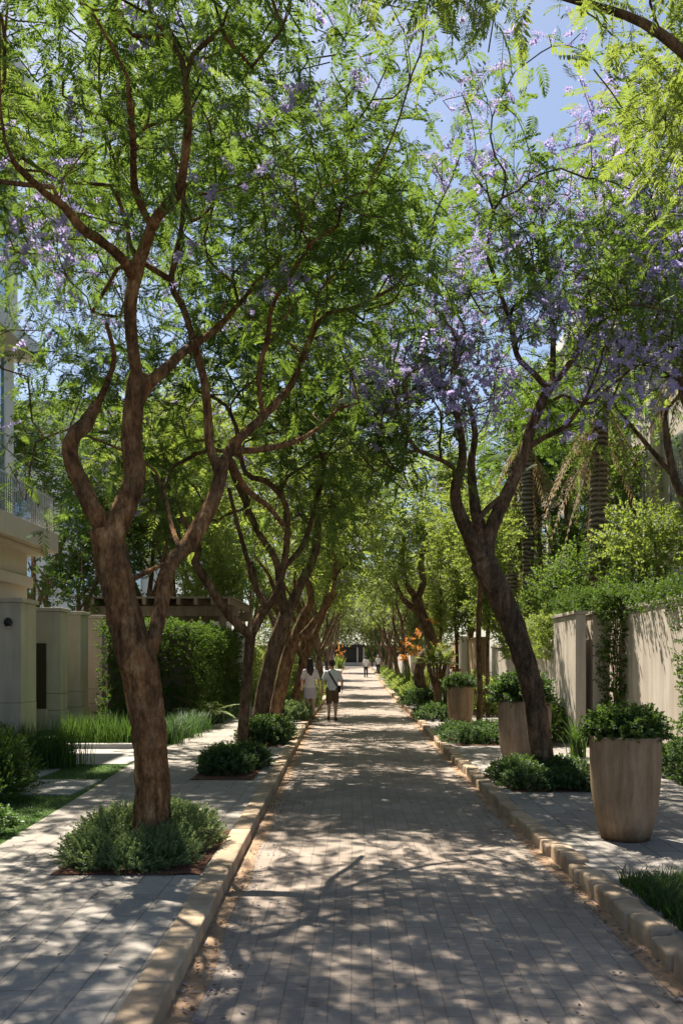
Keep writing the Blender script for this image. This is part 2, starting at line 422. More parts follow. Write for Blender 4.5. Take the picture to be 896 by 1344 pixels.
# ------------------------------------------------------------------ foliage building blocks
def kite(b, d, up, L, Wd, fold=.15):
    s = d.cross(up); s = s/np.linalg.norm(s)
    u = np.cross(s, d)
    m = b+d*L*.45
    return [b, m+s*Wd*.5+u*Wd*fold, b+d*L, m-s*Wd*.5+u*Wd*fold]
def v3(*a): return np.array(a, float)
def kite2(b, d, up, L, Wd, fold=.15):
    s = np.cross(d, up); s = s/(np.linalg.norm(s)+1e-9); u = np.cross(s, d); m = b+d*L*.45
    return [b, m+s*Wd*.5+u*Wd*fold, b+d*L, m-s*Wd*.5+u*Wd*fold]
def frond_template(n=11, L=.40, plen=.13, pw=.030, droop=.35, rachis=True, seed=0):
    rng = random.Random(seed); V = []
    def P(t): return v3(L*t*(1-.12*droop*t*t), 0, -droop*L*t*t+.06*L*t)
    for i in range(n):
        t = .14+.86*i/(n-1)
        prof = (math.sin(PI*(t*.78+.14)))**.7
        for sg in (-1, 1):
            a = math.radians(68-34*t+rng.uniform(-8, 8))
            d = v3(math.cos(a), sg*math.sin(a), -.22-.35*droop*t+rng.uniform(-.12, .1)); d /= np.linalg.norm(d)
            V += kite2(P(t), d, v3(0, 0, 1), plen*prof*rng.uniform(.85, 1.1), pw*rng.uniform(.85, 1.15))
    V += kite2(P(1), v3(.8, 0, -.6), v3(0, 1, 0), plen*.5, pw)
    if rachis:
        for k in range(3):
            a, b = P(k/3), P((k+1)/3); w = .003
            V += [a+v3(0, w, 0), b+v3(0, w, 0), b-v3(0, w, 0), a-v3(0, w, 0)]
    return np.array(V)
def sprig_template(nl=12, L=.14, ll=.04, lw=.018, ang=50, seed=0, tip=True):
    rng = random.Random(seed); V = []
    for i in range(nl):
        t = .15+.85*i/(nl-1); a = i*2.39996; e = math.radians(ang*(1.15-.55*t)+rng.uniform(-10, 10))
        d = v3(math.cos(e), math.sin(e)*math.cos(a), math.sin(e)*math.sin(a))
        V += kite2(v3(L*t, 0, 0), d, v3(1, .01, .02), ll*rng.uniform(.8, 1.15)*(1-.25*t), lw)
    w = .0025
    V += [v3(0, w, 0), v3(L, w*.5, 0), v3(L, -w*.5, 0), v3(0, -w, 0)]
    return np.array(V)
FR = [frond_template(droop=d, seed=i) for i, d in enumerate((.15, .4, .7, 1.0))]
FR_NEAR = [frond_template(n=15, L=.42, plen=.125, pw=.022, droop=d, seed=i+9) for i, d in enumerate((.15, .4, .7, 1.0))]
FR_FAR = [frond_template(n=6, L=.42, plen=.17, pw=.06, droop=d, rachis=False, seed=i+4) for i, d in enumerate((.2, .6, .9))]
SP_SMALL = [sprig_template(14, .13, .036, .015, 52, i) for i in range(3)]
SP_ROUND = [sprig_template(11, .12, .05, .03, 62, i) for i in range(3)]
SP_BROAD = [sprig_template(9, .26, .10, .058, 60, i) for i in range(3)]
SP_FAR = [sprig_template(7, .34, .17, .10, 60, i) for i in range(3)]
PAN = [sprig_template(18, .22, .05, .032, 75, i) for i in range(3)]

def scatter(templates, O, D, Sc, rng, roll=0.5):
    """place templates (x axis along D) at the points O; returns V, F"""
    n = len(O)
    D = D/(np.linalg.norm(D, axis=1, keepdims=True)+1e-9)
    up = np.tile(np.array([0, 0, 1.0]), (n, 1))+rng.normal(0, roll*.5, (n, 3))
    Y = np.cross(up, D); Y /= (np.linalg.norm(Y, axis=1, keepdims=True)+1e-9)
    Z = np.cross(D, Y)
    which = rng.integers(0, len(templates), n); Vs = []
    for k, T in enumerate(templates):
        ix = np.where(which == k)[0]
        if len(ix) == 0: continue
        R = np.stack([D[ix], Y[ix], Z[ix]], axis=1)            # rows: local axes
        V = np.einsum('tk,nkj->ntj', T, R)*Sc[ix][:, None, None]+O[ix][:, None, :]
        Vs.append(V.reshape(-1, 3))
    V = np.concatenate(Vs); F = np.arange(len(V)).reshape(-1, 4)
    return V, F

def sample_ell(rng, ells, n, shell=.55, gap=.0, gfreq=.9):
    """points in a union of ellipsoids, thicker towards the outside, with holes"""
    w = np.array([e[3]*e[4]*e[5] for e in ells])**.8; w = w/w.sum(); out = []
    off = Vector(rng.uniform(-50, 50, 3))
    while len(out) < n:
        e = ells[rng.choice(len(ells), p=w)]
        v = rng.normal(0, 1, 3); v /= np.linalg.norm(v)
        r = rng.uniform(0, 1)**shell
        p = np.array(e[:3])+v*r*np.array(e[3:6])
        if gap and noise.noise(Vector(p)*gfreq+off) < gap*2-1+.0: continue
        out.append(p)
    return np.array(out)

# ------------------------------------------------------------------ trees
class Tree:
    def __init__(s, rng, seg=.12, sides=18):
        s.p = []; s.par = []; s.r = []; s.rng = rng; s.seg = seg; s.sides = sides
    def node(s, p, par, r):
        s.p.append(np.array(p, float)); s.par.append(par); s.r.append(r); return len(s.p)-1
    def nearest(s, q, zmin=-1e9):
        P = np.array(s.p); d = np.linalg.norm(P-np.array(q), axis=1); d[P[:, 2] < zmin] += 1e6
        return int(np.argmin(d))
    def limb(s, pts, radii, root=False):
        """smooth polyline through pts; joins the nearest node of what is there"""
        pts = [np.array(p, float) for p in pts]
        if not root:
            j = s.nearest(pts[0]); base = s.p[j]
        P = [pts[0]]+pts+[pts[-1]]
        path = []; rr = []
        for i in range(1, len(P)-2):
            p0, p1, p2, p3 = P[i-1], P[i], P[i+1], P[i+2]
            m = max(2, int(np.linalg.norm(p2-p1)/s.seg))
            for k in range(m):
                t = k/m
                q = .5*((2*p1)+(-p0+p2)*t+(2*p0-5*p1+4*p2-p3)*t*t+(-p0+3*p1-3*p2+p3)*t**3)
                path.append(q); rr.append(radii[i-1]*(1-t)+radii[i]*t)
        path.append(pts[-1]); rr.append(radii[-1])
        par = -1 if root else j
        for i, (q, r) in enumerate(zip(path, rr)):
            if i == 0 and not root and np.linalg.norm(q-base) < .02: continue
            par = s.node(q, par, r)
        return par
    def grow(s, C, zmin, step=.20, wig=.022, lift=.35):
        P = np.array(s.p)
        d = np.array([np.min(np.linalg.norm(P-c, axis=1)) for c in C])
        tips = []
        for ci in np.argsort(d):
            c = C[ci]
            j = s.nearest(c-np.array([0, 0, .25]), zmin)
            b = s.p[j]; L = np.linalg.norm(c-b); m = max(1, int(L/step))
            pdir = b-s.p[s.par[j]] if s.par[j] >= 0 else np.array([0, 0, 1.])
            pdir = pdir/(np.linalg.norm(pdir)+1e-9)
            ctl = b+(pdir*.6+np.array([0, 0, lift]))*L*.42
            par = j
            for k in range(1, m+1):
                t = k/m
                q = (1-t)**2*b+2*t*(1-t)*ctl+t*t*c
                if k < m: q = q+s.rng.normal(0, wig, 3)*min(1, L)
                par = s.node(q, par, None)
            tips.append(par)
        return tips
    def radii(s, tip=.006, ex=2.35):
        n = len(s.p); acc = np.zeros(n); R = np.zeros(n)
        ch = [[] for _ in range(n)]
        for i, q in enumerate(s.par):
            if q >= 0: ch[q].append(i)
        for i in range(n-1, -1, -1):
            a = acc[i] if acc[i] > 0 else tip**ex
            r = a**(1/ex)
            if s.r[i] is not None: r = max(s.r[i], min(r, s.r[i]*1.0))
            R[i] = r
            if s.par[i] >= 0: acc[s.par[i]] += r**ex
        for i in range(n):                       # twigs never thicker than what bears them
            q = s.par[i]
            if q >= 0 and s.r[i] is None: R[i] = min(R[i], R[q]*.85 if len(ch[q]) > 1 else R[q])
        s.ch = ch; s.R = R; return R
    def mesh(s, wob=.10, minr=.004):
        mb = MB(); R = s.radii(); ch = s.ch
        starts = [i for i, q in enumerate(s.par) if q < 0]
        stack = [(i, None) for i in starts]
        while stack:
            i, frm = stack.pop()
            chain = [i]
            while ch[chain[-1]]:
                c = sorted(ch[chain[-1]], key=lambda k: -R[k])
                for o in c[1:]: stack.append((o, chain[-1]))
                chain.append(c[0])
            pts = [s.p[k] for k in chain]; rr = [max(minr, R[k]) for k in chain]
            if frm is not None:
                pts = [s.p[frm]]+pts; rr = [min(R[frm], rr[0]*1.25)]+rr
            if len(pts) < 2: continue
            m = max(rr)
            n = s.sides if m > .07 else 12 if m > .04 else 6 if m > .015 else 4
            mb.tube(pts, rr, n, True, wob if m > .04 else 0, 5.0)
        return mb

def foliage(rng, tips_pos, tips_dir, per, templates, size, spread, down=.15):
    n = len(tips_pos)*per
    ix = np.repeat(np.arange(len(tips_pos)), per)
    D = rng.normal(0, 1, (n, 3)); D[:, 2] = D[:, 2]*.55-down
    D = D/(np.linalg.norm(D, axis=1, keepdims=True)+1e-9)+tips_dir[ix]*.55
    O = tips_pos[ix]+rng.normal(0, spread, (n, 3))
    return scatter(templates, O, D, size*rng.uniform(.75, 1.2, n), rng)

def make_tree(name, label, group, base, limbs, ells, ncl, per=9, templ=None, size=1.0, leaf='jacaranda', bark='bark_b',
              bloom=0.0, bloom_ells=None, nbloom=0, seed=1, zmin=1.5, gap=.42, spread=.16, cat='tree', shell=.6, wob=.10, down=.15, gfreq=.9, seg=.12, sides=18):
    rng = np.random.default_rng(seed)
    t = Tree(rng, seg, sides); b = np.array(base, float)
    first = True
    for pts, rad in limbs:
        t.limb(pts, rad, root=first); first = False
    C = sample_ell(rng, ells, ncl, shell, gap, gfreq)
    tips = t.grow(C, zmin)
    nb0 = nbloom; btips = []
    if nb0:
        CB = sample_ell(rng, bloom_ells or ells, nb0, .35, .5, 1.1)
        btips = t.grow(CB, zmin)
    root = empty(name, base, label, cat, group)
    mb = t.mesh(wob); mb.v = [(x-b[0], y-b[1], z-b[2]) for x, y, z in mb.v]
    mb.build('trunk', M[bark], root, smooth=True)
    P = np.array([t.p[k] for k in tips])-b
    Dr = np.array([t.p[k]-t.p[t.par[k]] for k in tips]); Dr /= (np.linalg.norm(Dr, axis=1, keepdims=True)+1e-9)
    # a second set of leaves one step back along each twig
    P2 = np.array([t.p[t.par[k]] for k in tips])-b
    V, F = foliage(rng, P, Dr, per, templ or FR, size, spread, down)
    V2, F2 = foliage(rng, P*.5+P2*.5, Dr, max(1, per//2), templ or FR, size, spread, down)
    np_mesh('crown', np.concatenate([V, V2]), np.concatenate([F, F2+len(V)]), M[leaf], root)
    if btips:
        PB = np.array([t.p[k] for k in btips])-b
        n = len(PB)*4; ix = np.repeat(np.arange(len(PB)), 4)
        D = rng.normal(0, .8, (n, 3)); D[:, 2] += .2
        V, F = scatter(PAN, PB[ix]+rng.normal(0, .09, (n, 3)), D, rng.uniform(.7, 1.25, n), rng, 1)
        np_mesh('blossoms', V, F, M['blossom'], root)
    return root

def hand(d0, rows, k=1.0):
    """rows of (px, py, radius px, depth offset) -> limb in metres"""
    pts = []; rad = []
    for x, y, r, dd in rows:
        d = d0+dd; pts.append(px(x, y, d)); rad.append(k*r*d0/F_PX)
    return pts, rad

JG = 'jacaranda trees lining the lane'
# --- nearest tree, left of the lane
dA = dpave(1117); baseA = px(200, 1117, dA); baseA.z = .1
limbsA = [hand(dA, [(201, 1125, 31, 0), (200, 1085, 27, 0), (199, 1010, 24, 0), (192, 930, 24, 0), (181, 865, 26, 0), (160, 790, 23, 0), (145, 725, 22, 0), (138, 695, 22, 0)], 0.93),
    hand(dA, [(140, 700, 17, 0), (122, 668, 15, -.05), (99, 618, 14, -.1), (92, 592, 13, -.1), (97, 572, 12, -.1), (112, 557, 12, 0), (124, 536, 10, .1), (127, 531, 9, .1)], 0.76),
    hand(dA, [(125, 536, 6, .1), (138, 508, 5, .0), (150, 470, 4, -.2), (140, 425, 3, -.5)], .8),
    hand(dA, [(145, 705, 21, 0), (162, 668, 20, .05), (177, 628, 18, .1), (172, 575, 17, .1), (178, 515, 18, .1), (184, 490, 17, .1)], 0.76),
    hand(dA, [(177, 535, 12, .1), (189, 512, 12, .12), (205, 495, 11, .15), (224, 478, 9, .3), (243, 460, 8, .6), (285, 430, 6, 1.1), (330, 380, 4, 1.6)], 0.76),
    hand(dA, [(182, 500, 12, .1), (174, 450, 10, 0), (171, 400, 10, -.1), (180, 355, 11, -.1), (193, 315, 10, -.2), (206, 285, 9, -.3), (232, 255, 8, -.5), (242, 215, 7, -.6), (247, 150, 6, -.7), (240, 80, 4, -.8)], 0.76),
    hand(dA, [(176, 368, 9, -.1), (165, 345, 9, -.3), (135, 318, 8, -.6), (108, 300, 7, -.9), (85, 272, 6, -1.1), (58, 252, 5, -1.3), (20, 215, 4, -1.6)], 0.76),
    hand(dA, [(200, 300, 6, -.2), (178, 250, 6, -.6), (175, 190, 5, -1.2), (170, 130, 4, -1.6)], 0.76),
    hand(dA, [(196, 858, 14, 0), (207, 815, 12, .1), (216, 775, 12, .2), (225, 740, 13, .3), (248, 712, 14, .45), (275, 668, 13.5, .6), (289, 625, 13, .7), (292, 605, 13, .75)], 0.76),
    hand(dA, [(286, 620, 9, .7), (276, 585, 9, .75), (273, 540, 9, .8), (268, 500, 8, .8), (256, 455, 7, .9), (241, 405, 6.5, 1.0), (225, 368, 6, 1.1), (238, 300, 5, 1.2), (242, 240, 4, 1.3)], 0.76),
    hand(dA, [(293, 610, 11, .75), (308, 582, 10, .9), (345, 547, 8, 1.2), (382, 505, 7, 1.5), (403, 455, 6, 1.8), (425, 415, 5, 2.0), (470, 402, 4.5, 2.2), (520, 375, 3.5, 2.4)], 0.76),
    hand(dA, [(303, 592, 7, .85), (340, 590, 7, 1.3), (385, 580, 6, 1.8), (420, 560, 4.5, 2.2), (450, 530, 3.5, 2.5)], 0.76),
    hand(dA, [(300, 600, 7, .8), (322, 640, 6, 1.2), (352, 665, 6, 1.6), (372, 690, 4, 1.9)], 0.76),
    hand(dA, [(238, 725, 6, .4), (225, 690, 5, .8), (218, 655, 4, 1.0), (205, 620, 3, 1.2)], 0.76),
    hand(dA, [(165, 765, 6, .1), (190, 752, 5, .7), (215, 740, 4, 1.3), (238, 725, 3, 1.8)], 0.76),
    hand(dA, [(345, 547, 5, 1.2), (340, 490, 5, 1.1), (352, 440, 5, 1.0), (358, 400, 4, .9), (395, 340, 3.5, .7)], 0.8)]
ellsA = [(-1.9, 7.6, 7.2, 3.0, 3.2, 2.4), (.0, 8.6, 6.2, 1.3, 2.0, 1.3), (.15, 8.8, 6.7, 1.1, 1.8, 1.1), (.0, 8.6, 6.1, 1.2, 1.8, 1.1), (-3.3, 6.9, 6.0, .9, 1.6, .9), (-1.0, 9.4, 6.2, 1.9, 1.8, 1.6), (-.9, 6.0, 6.6, 1.3, 1.3, .8), (-3.0, 8.6, 3.9, .8, .9, .8), (-.5, 9.4, 5.0, 1.0, 1.2, .7), (-4.0, 7.8, 6.7, 1.4, 1.4, 1.6), (-3.8, 10.6, 6.6, 1.5, 1.6, 1.3)]
make_tree('jacaranda_tree', 'nearest jacaranda at the kerb, thick rough brown trunk splitting into two leaning stems', JG, baseA, limbsA, ellsA, 480, 6, FR_NEAR, .70, spread=.28,
          bark='bark_a', nbloom=130, bloom_ells=[(-1.9, 7.6, 7.6, 2.9, 3.0, 2.4), (-3.2, 8, 4.6, 1, 1, 1.4), (-3.2, 8, 4.4, 1, 1, 1.2), (-2.2, 8.5, 6.2, 2.4, 2, 1.5)], seed=11, zmin=2.6, gap=.33, seg=.045, sides=36, wob=.19)

# --- right tree leaning over the lane, in full bloom
dB = dpave(1018); baseB = px(712, 1018, dB); baseB.z = .1
limbsB = [hand(dB, [(713, 1025, 19, 0), (712, 1000, 17, 0), (705, 945, 16.5, 0), (693, 885, 17, 0), (672, 820, 18.5, 0), (648, 765, 20, 0), (632, 735, 20, 0)], 0.84),
    hand(dB, [(632, 740, 14, 0), (616, 705, 12, -.1), (603, 675, 11, -.2), (597, 645, 9, -.3), (606, 605, 7, -.4), (603, 560, 5, -.6), (585, 500, 4, -.8)], 0.78),
    hand(dB, [(632, 738, 12, 0), (630, 700, 11, .15), (622, 660, 9, .3), (618, 610, 7, .4), (622, 560, 5, .5), (600, 480, 4, .8)], 0.78),
    hand(dB, [(638, 745, 14, 0), (640, 708, 12, .1), (650, 680, 11.5, .1), (668, 642, 11, .15), (685, 600, 10, .2), (697, 560, 9, .25), (712, 525, 8, .3), (724, 505, 7, .3)], 0.78),
    hand(dB, [(720, 512, 5.5, .3), (700, 490, 5, .2), (680, 470, 4.5, .1), (672, 440, 4, 0), (665, 410, 3.5, -.2), (640, 340, 3, -.5)], 0.78),
    hand(dB, [(722, 508, 6, .3), (745, 480, 5, .4), (770, 440, 4.5, .6), (800, 400, 4, .8), (830, 330, 3, 1.0)], 0.78),
    hand(dB, [(624, 690, 5, .0), (632, 676, 5, .05), (646, 662, 5, .1), (664, 648, 5, .13)], 0.78),
    hand(dB, [(690, 590, 5, .2), (712, 575, 5, .1), (740, 560, 4, -.1), (765, 530, 3, -.3)], 0.78),
    hand(dB, [(724, 505, 5, .3), (725, 440, 5, .8), (718, 360, 4, 1.2), (710, 280, 3, 1.5)], 0.78)]
ellsB = [(2.5, 12.6, 7.7, 2.5, 2.7, 2.2), (.9, 12.0, 6.1, 1.6, 1.9, 1.2), (3.9, 12.3, 6.8, 1.2, 1.7, 1.6), (.75, 11.8, 4.7, .8, 1.2, .75), (.5, 12.6, 5.4, .9, 1.4, .8), (.55, 12.2, 4.9, 1.0, 1.3, .8), (.55, 12.2, 4.9, 1.0, 1.3, .8), (.7, 13.5, 8.3, 1.1, 1.6, 1.2), (2.9, 12.9, 5.4, 1.1, 1.4, .7)]
bellsB = [(1.0, 11.8, 5.3, 1.2, 1.5, .8), (1.2, 11.9, 6.0, 1.6, 1.8, 1.2), (1.3, 12.0, 6.2, 1.7, 1.9, 1.35), (2.7, 12.4, 8.0, 2.5, 2.6, 2.1), (3.4, 12.2, 5.9, 1.6, 1.5, 1.0)]
make_tree('jacaranda_tree', 'jacaranda leaning over the lane from the right pavement, full of purple blossom', JG, baseB, limbsB, ellsB, 320, 5, FR, .80, spread=.26,
          bark='bark_b', nbloom=430, bloom_ells=bellsB, seed=21, zmin=3.4, gap=.36, seg=.06, sides=28, wob=.12)

# --- second, third and fourth trees of the left row
dC = dpave(1003); baseC = px(318, 1003, dC); baseC.z = .1
limbsC = [hand(dC, [(317, 1010, 11, 0), (319, 960, 9, 0), (324, 890, 8.5, 0), (329, 830, 9, 0)], 0.78),
    hand(dC, [(329, 835, 8, 0), (308, 815, 8, -.1), (288, 790, 8, -.2), (270, 760, 7.5, -.3), (255, 738, 6, -.4), (262, 720, 5, -.5), (240, 680, 4, -.7)], 0.78),
    hand(dC, [(330, 832, 8, 0), (345, 805, 7, .1), (362, 780, 6, .2), (372, 745, 6, .3), (377, 700, 5.5, .3), (374, 660, 5, .3), (350, 632, 5, .2), (322, 620, 4, .1), (310, 560, 3.5, 0)], 0.78),
    hand(dC, [(350, 800, 5, .1), (335, 770, 5, 0), (325, 735, 4, -.1), (312, 690, 3.5, -.2), (300, 640, 3, -.3)], 0.78),
    hand(dC, [(372, 745, 5, .3), (398, 715, 5, .6), (412, 670, 4, .9), (425, 610, 4, 1.2), (410, 560, 3, 1.3), (440, 500, 3, 1.4)], 0.78)]
ellsC = [(-4.2, 15.5, 6.8, 1.5, 2.2, 1.2), (-4.8, 15.6, 9.5, 1.9, 2.2, 1.6), (-2.6, 14.6, 9.6, 1.6, 1.8, 1.1), (-.6, 12.8, 6.8, 1.5, 1.6, 1.3), (-2.0, 14.6, 7.0, 2.4, 2.3, 2.0), (-.5, 14.4, 5.6, 1.3, 1.6, 1.2), (-3.2, 14.2, 4.8, 1.1, 1.3, .9), (-.9, 14.8, 4.2, .9, 1.2, .7)]
treeC = make_tree('jacaranda_tree', 'slim forked jacaranda rising from a low dark shrub, second in the left kerbside row', JG, baseC, limbsC, ellsC, 520, 5, FR, .85, spread=.26,
          bark='bark_c', nbloom=30, seed=31, zmin=2.2, gap=.36)
dD = dpave(972); baseD = px(343, 972, dD); baseD.z = .1
limbsD = [hand(dD, [(340, 980, 15, 0), (343, 935, 13, 0), (353, 880, 13, 0), (366, 835, 13, 0), (376, 805, 12, 0)], 0.8),
    hand(dD, [(376, 808, 9, 0), (392, 772, 9, .1), (410, 735, 8, .2), (417, 700, 7, .3), (415, 650, 5, .4), (420, 600, 4, .6)], 0.72),
    hand(dD, [(374, 812, 8, 0), (368, 770, 8, -.1), (362, 735, 6, -.2), (340, 700, 6, -.3), (322, 660, 5, -.4), (300, 610, 4, -.6)], 0.72),
    hand(dD, [(366, 835, 5, 0), (352, 800, 4, .3), (338, 770, 4, .6), (330, 735, 3, .8)], 0.72)]
ellsD = [(-3.6, 17.0, 12.3, 2.4, 2.2, 1.5), (-6.2, 17.2, 11.6, 1.9, 2.0, 1.6), (-4.1, 18.6, 6.6, 1.5, 2.0, 1.2), (.4, 19, 7.4, 1.3, 1.6, 1.0), (-1.6, 18.6, 7.0, 2.4, 2.4, 2.2), (-.4, 18.2, 5.0, 1.2, 1.6, 1.2), (-3.0, 18, 5.2, 1.2, 1.4, 1.1)]
treeD = make_tree('jacaranda_tree', 'thick dark jacaranda leaning towards the lane just behind the slim forked one', JG, baseD, limbsD, ellsD, 470, 4, FR, 1.0, spread=.26, leaf='bright',
          bark='bark_b', nbloom=30, seed=41, zmin=2.6, gap=.38)  # brighter leaf colour stands in for sun shining through this crown
dE = dpave(947); baseE = px(372, 950, dE); baseE.z = .1
limbsE = [hand(dE, [(360, 952, 12, 0), (366, 915, 11, 0), (376, 870, 11, 0), (385, 838, 11, 0)], 0.8),
    hand(dE, [(385, 840, 8, 0), (396, 812, 8, .1), (408, 785, 7, .2), (398, 740, 5, .3)], 0.72),
    hand(dE, [(386, 842, 7, 0), (405, 825, 6, -.2), (424, 800, 5.5, -.4), (437, 775, 4, -.6), (440, 740, 3, -.8)], 0.72),
    hand(dE, [(378, 850, 6, 0), (370, 800, 5, .2), (355, 760, 4, .4)], 0.72)]
ellsE = [(.4, 23.6, 6.9, 1.6, 2.0, 1.5), (-1.6, 23.2, 6.6, 2.5, 2.5, 2.2), (-.4, 22.6, 4.6, 1.1, 1.6, 1.0)]
treeE = make_tree('jacaranda_tree', 'pale barked jacaranda with a V fork standing beside the walking woman', JG, baseE, limbsE, ellsE, 180, 4, FR_FAR, 1.0, spread=.26, leaf='bright',
          bark='bark_c', nbloom=25, seed=51, zmin=2.0, gap=.38)  # sunlit look of the leaves put into their brighter colour

# --- overhead tree whose trunk stands outside the picture on the right
rngO = random.Random(5)
baseO = Vector((4.1, 5.6, .1))
limbsO = [([(4.1, 5.6, .0), (4.05, 5.6, 1.2), (3.9, 5.6, 2.4), (3.75, 5.6, 3.4)], [.19, .16, .15, .15]),
    ([(3.75, 5.6, 3.4), (3.3, 5.7, 4.4), (2.7, 5.9, 5.3), (2.1, 6.0, 6.0), (1.55, 6.1, 6.3), (1.0, 6.2, 6.5)], [.09, .07, .05, .032, .022, .012]),
    ([(3.75, 5.6, 3.4), (3.8, 5.9, 4.6), (3.6, 6.4, 5.8), (3.3, 6.8, 6.8)], [.10, .09, .06, .04]),
    ([(3.75, 5.6, 3.4), (4.3, 5.2, 4.8), (4.6, 5.0, 6.2)], [.10, .08, .05])]
ellsO = [(2.9, 7.0, 6.75, .95, 1.1, .75), (3.3, 6.4, 6.6, 1.2, 1.4, .9), (1.3, 5.9, 6.35, 1.3, .9, .30), (2.75, 6.7, 5.75, .4, .6, .4), (3.6, 7.2, 5.9, .6, .8, .8)]
make_tree('jacaranda_tree', 'bright feathery jacaranda boughs hanging into the top right corner', JG, baseO, limbsO, ellsO, 190, 7, FR_NEAR, .68, spread=.24,
          leaf='bright', bark='bark_b', seed=61, zmin=4.0, gap=.40, nbloom=8)

# --- generic trees for the rest of both rows and the gardens
def generic(seed, lean=(0, 0), fork=1.9, spread=1.5, h=5.2, r=.17):
    rng = random.Random(seed); L = []
    f = (lean[0], lean[1], fork)
    L.append(([(0, 0, -.1), (lean[0]*.25, lean[1]*.25, fork*.35), (lean[0]*.6+.04, lean[1]*.6, fork*.7), f], [r*1.25, r, r*.92, r*.95]))
    k = rng.randint(3, 4); a0 = rng.uniform(0, 6.28)
    for i in range(k):
        a = a0+i*2*PI/k+rng.uniform(-.4, .4); s = spread*rng.uniform(.7, 1.1)
        e = (f[0]+math.cos(a)*s, f[1]+math.sin(a)*s, fork+(h-fork)*rng.uniform(.75, 1.05))
        m = (f[0]+math.cos(a)*s*.55+rng.uniform(-.15, .15), f[1]+math.sin(a)*s*.55+rng.uniform(-.15, .15), fork+(h-fork)*.4)
        m2 = (f[0]+math.cos(a)*s*.75+rng.uniform(-.2, .2), f[1]+math.sin(a)*s*.75+rng.uniform(-.2, .2), fork+(h-fork)*.68)
        L.append(([f, m, m2, e], [r*.62, r*.5, r*.36, r*.2]))
        b = a+rng.choice((-1, 1))*rng.uniform(.7, 1.1)
        L.append(([m, (m[0]+math.cos(b)*s*.4, m[1]+math.sin(b)*s*.4, m[2]+.7), (m[0]+math.cos(b)*s*.8, m[1]+math.sin(b)*s*.8, m[2]+1.4)], [r*.32, r*.25, r*.14]))
    return L
# right row: the gnarled tree near the tall planters
dG = dpave(922); baseG = px(556, 922, dG); baseG.z = .1
limbsG = [hand(dG, [(557, 926, 9, 0), (553, 905, 7.5, 0), (549, 880, 7, 0), (556, 862, 8, 0), (566, 850, 8, 0), (562, 828, 7.5, 0), (552, 803, 7, 0), (547, 785, 7, 0)]),
    hand(dG, [(552, 803, 5, 0), (538, 795, 4, -.1), (525, 780, 3.5, -.2), (515, 755, 3, -.3)]),
    hand(dG, [(547, 785, 5, 0), (555, 765, 4.5, .1), (552, 740, 4, .2), (560, 700, 3, .4)]),
    hand(dG, [(547, 787, 5, 0), (535, 768, 4, .1), (528, 745, 3, .2), (530, 705, 2.5, .3)])]
ellsG = [(1.0, 33.5, 8.2, 1.8, 2.0, 1.6), (2.6, 33.5, 7.0, 2.2, 2.4, 1.9), (1.6, 32.5, 5.6, 1.3, 1.6, 1.0)]
treeG = make_tree('jacaranda_tree', 'gnarled dark jacaranda with a crooked double bend behind the farthest tall planter', JG, baseG, limbsG, ellsG, 170, 4, FR_FAR, 1.1, spread=.26,
          leaf='bright', bark='bark_b', nbloom=40, seed=71, zmin=3.0, gap=.46)

protoR = make_tree('jacaranda_tree', 'jacaranda in the left row just beyond the walking couple', JG, (-1.9, 29.0, .1), [([np.array(p)+np.array((-1.9, 29.0, .1)) for p in a], b) for a, b in generic(3, (.25, 0), 1.7, 1.5, 5.4, .16)],
    [(-1.6, 29, 6.9, 2.5, 2.4, 2.1), (-.6, 28.6, 4.9, 1.2, 1.5, .9), (.3, 29, 7.4, 1.5, 1.8, 1.5)], 150, 4, FR_FAR, 1.1, spread=.26, leaf='bright', bark='bark_c', nbloom=40, seed=81, zmin=2.2, gap=.46)  # brighter leaf colour imitates backlit foliage
protoS = make_tree('jacaranda_tree', 'yellow green jacaranda on the right pavement beyond the gnarled tree', JG, (2.9, 45, gz(45)+.1), [([np.array(p)+np.array((2.9, 45, gz(45)+.1)) for p in a], b) for a, b in generic(8, (-.3, 0), 2.0, 1.4, 5.6, .15)],
    [(2.6, 45, 7.0, 2.5, 2.4, 2.2), (1.6, 44.5, 5.2, 1.2, 1.5, .9), (.8, 45, 7.6, 1.5, 1.8, 1.4)], 140, 4, FR_FAR, 1.1, spread=.26, leaf='bright', bark='bark_b', nbloom=30, seed=91, zmin=2.4, gap=.46)
far = [(protoR, -1.95, 37, 1.3, 1.02, 'dark jacaranda behind the man with the crossbody strap, left row'), (protoS, -1.9, 46, 2.2, 1.0, 'light green jacaranda far down the left row, before the dark gateway'),
       (protoR, -2.0, 57, 3.9, 1.05, 'jacaranda far down the left row, its crown over the pavement'), (protoS, -2.0, 70, .6, 1.05, 'small looking yellow green tree near the far end, left of the lane'),
       (protoR, 3.0, 57, 2.9, 1.0, 'jacaranda far down the right row, beside the orange flowers'), (protoS, 2.9, 69, 4.4, 1.05, 'jacaranda beside the distant walker in dark trousers'),
       (protoR, 3.1, 83, 5.2, 1.1, 'last but one jacaranda far along the right pavement'), (protoS, 3.2, 98, 1.1, 1.1, 'farthest jacaranda on the right, near the dark gateway'),
       (protoS, -2.2, 86, 3.1, 1.1, 'farthest jacaranda on the left, near the dark gateway')]
for pr, x, y, rz, sc, lb in far:
    copy_thing(pr, (x, y, gz(y)+.1), rz, sc, lb, JG)

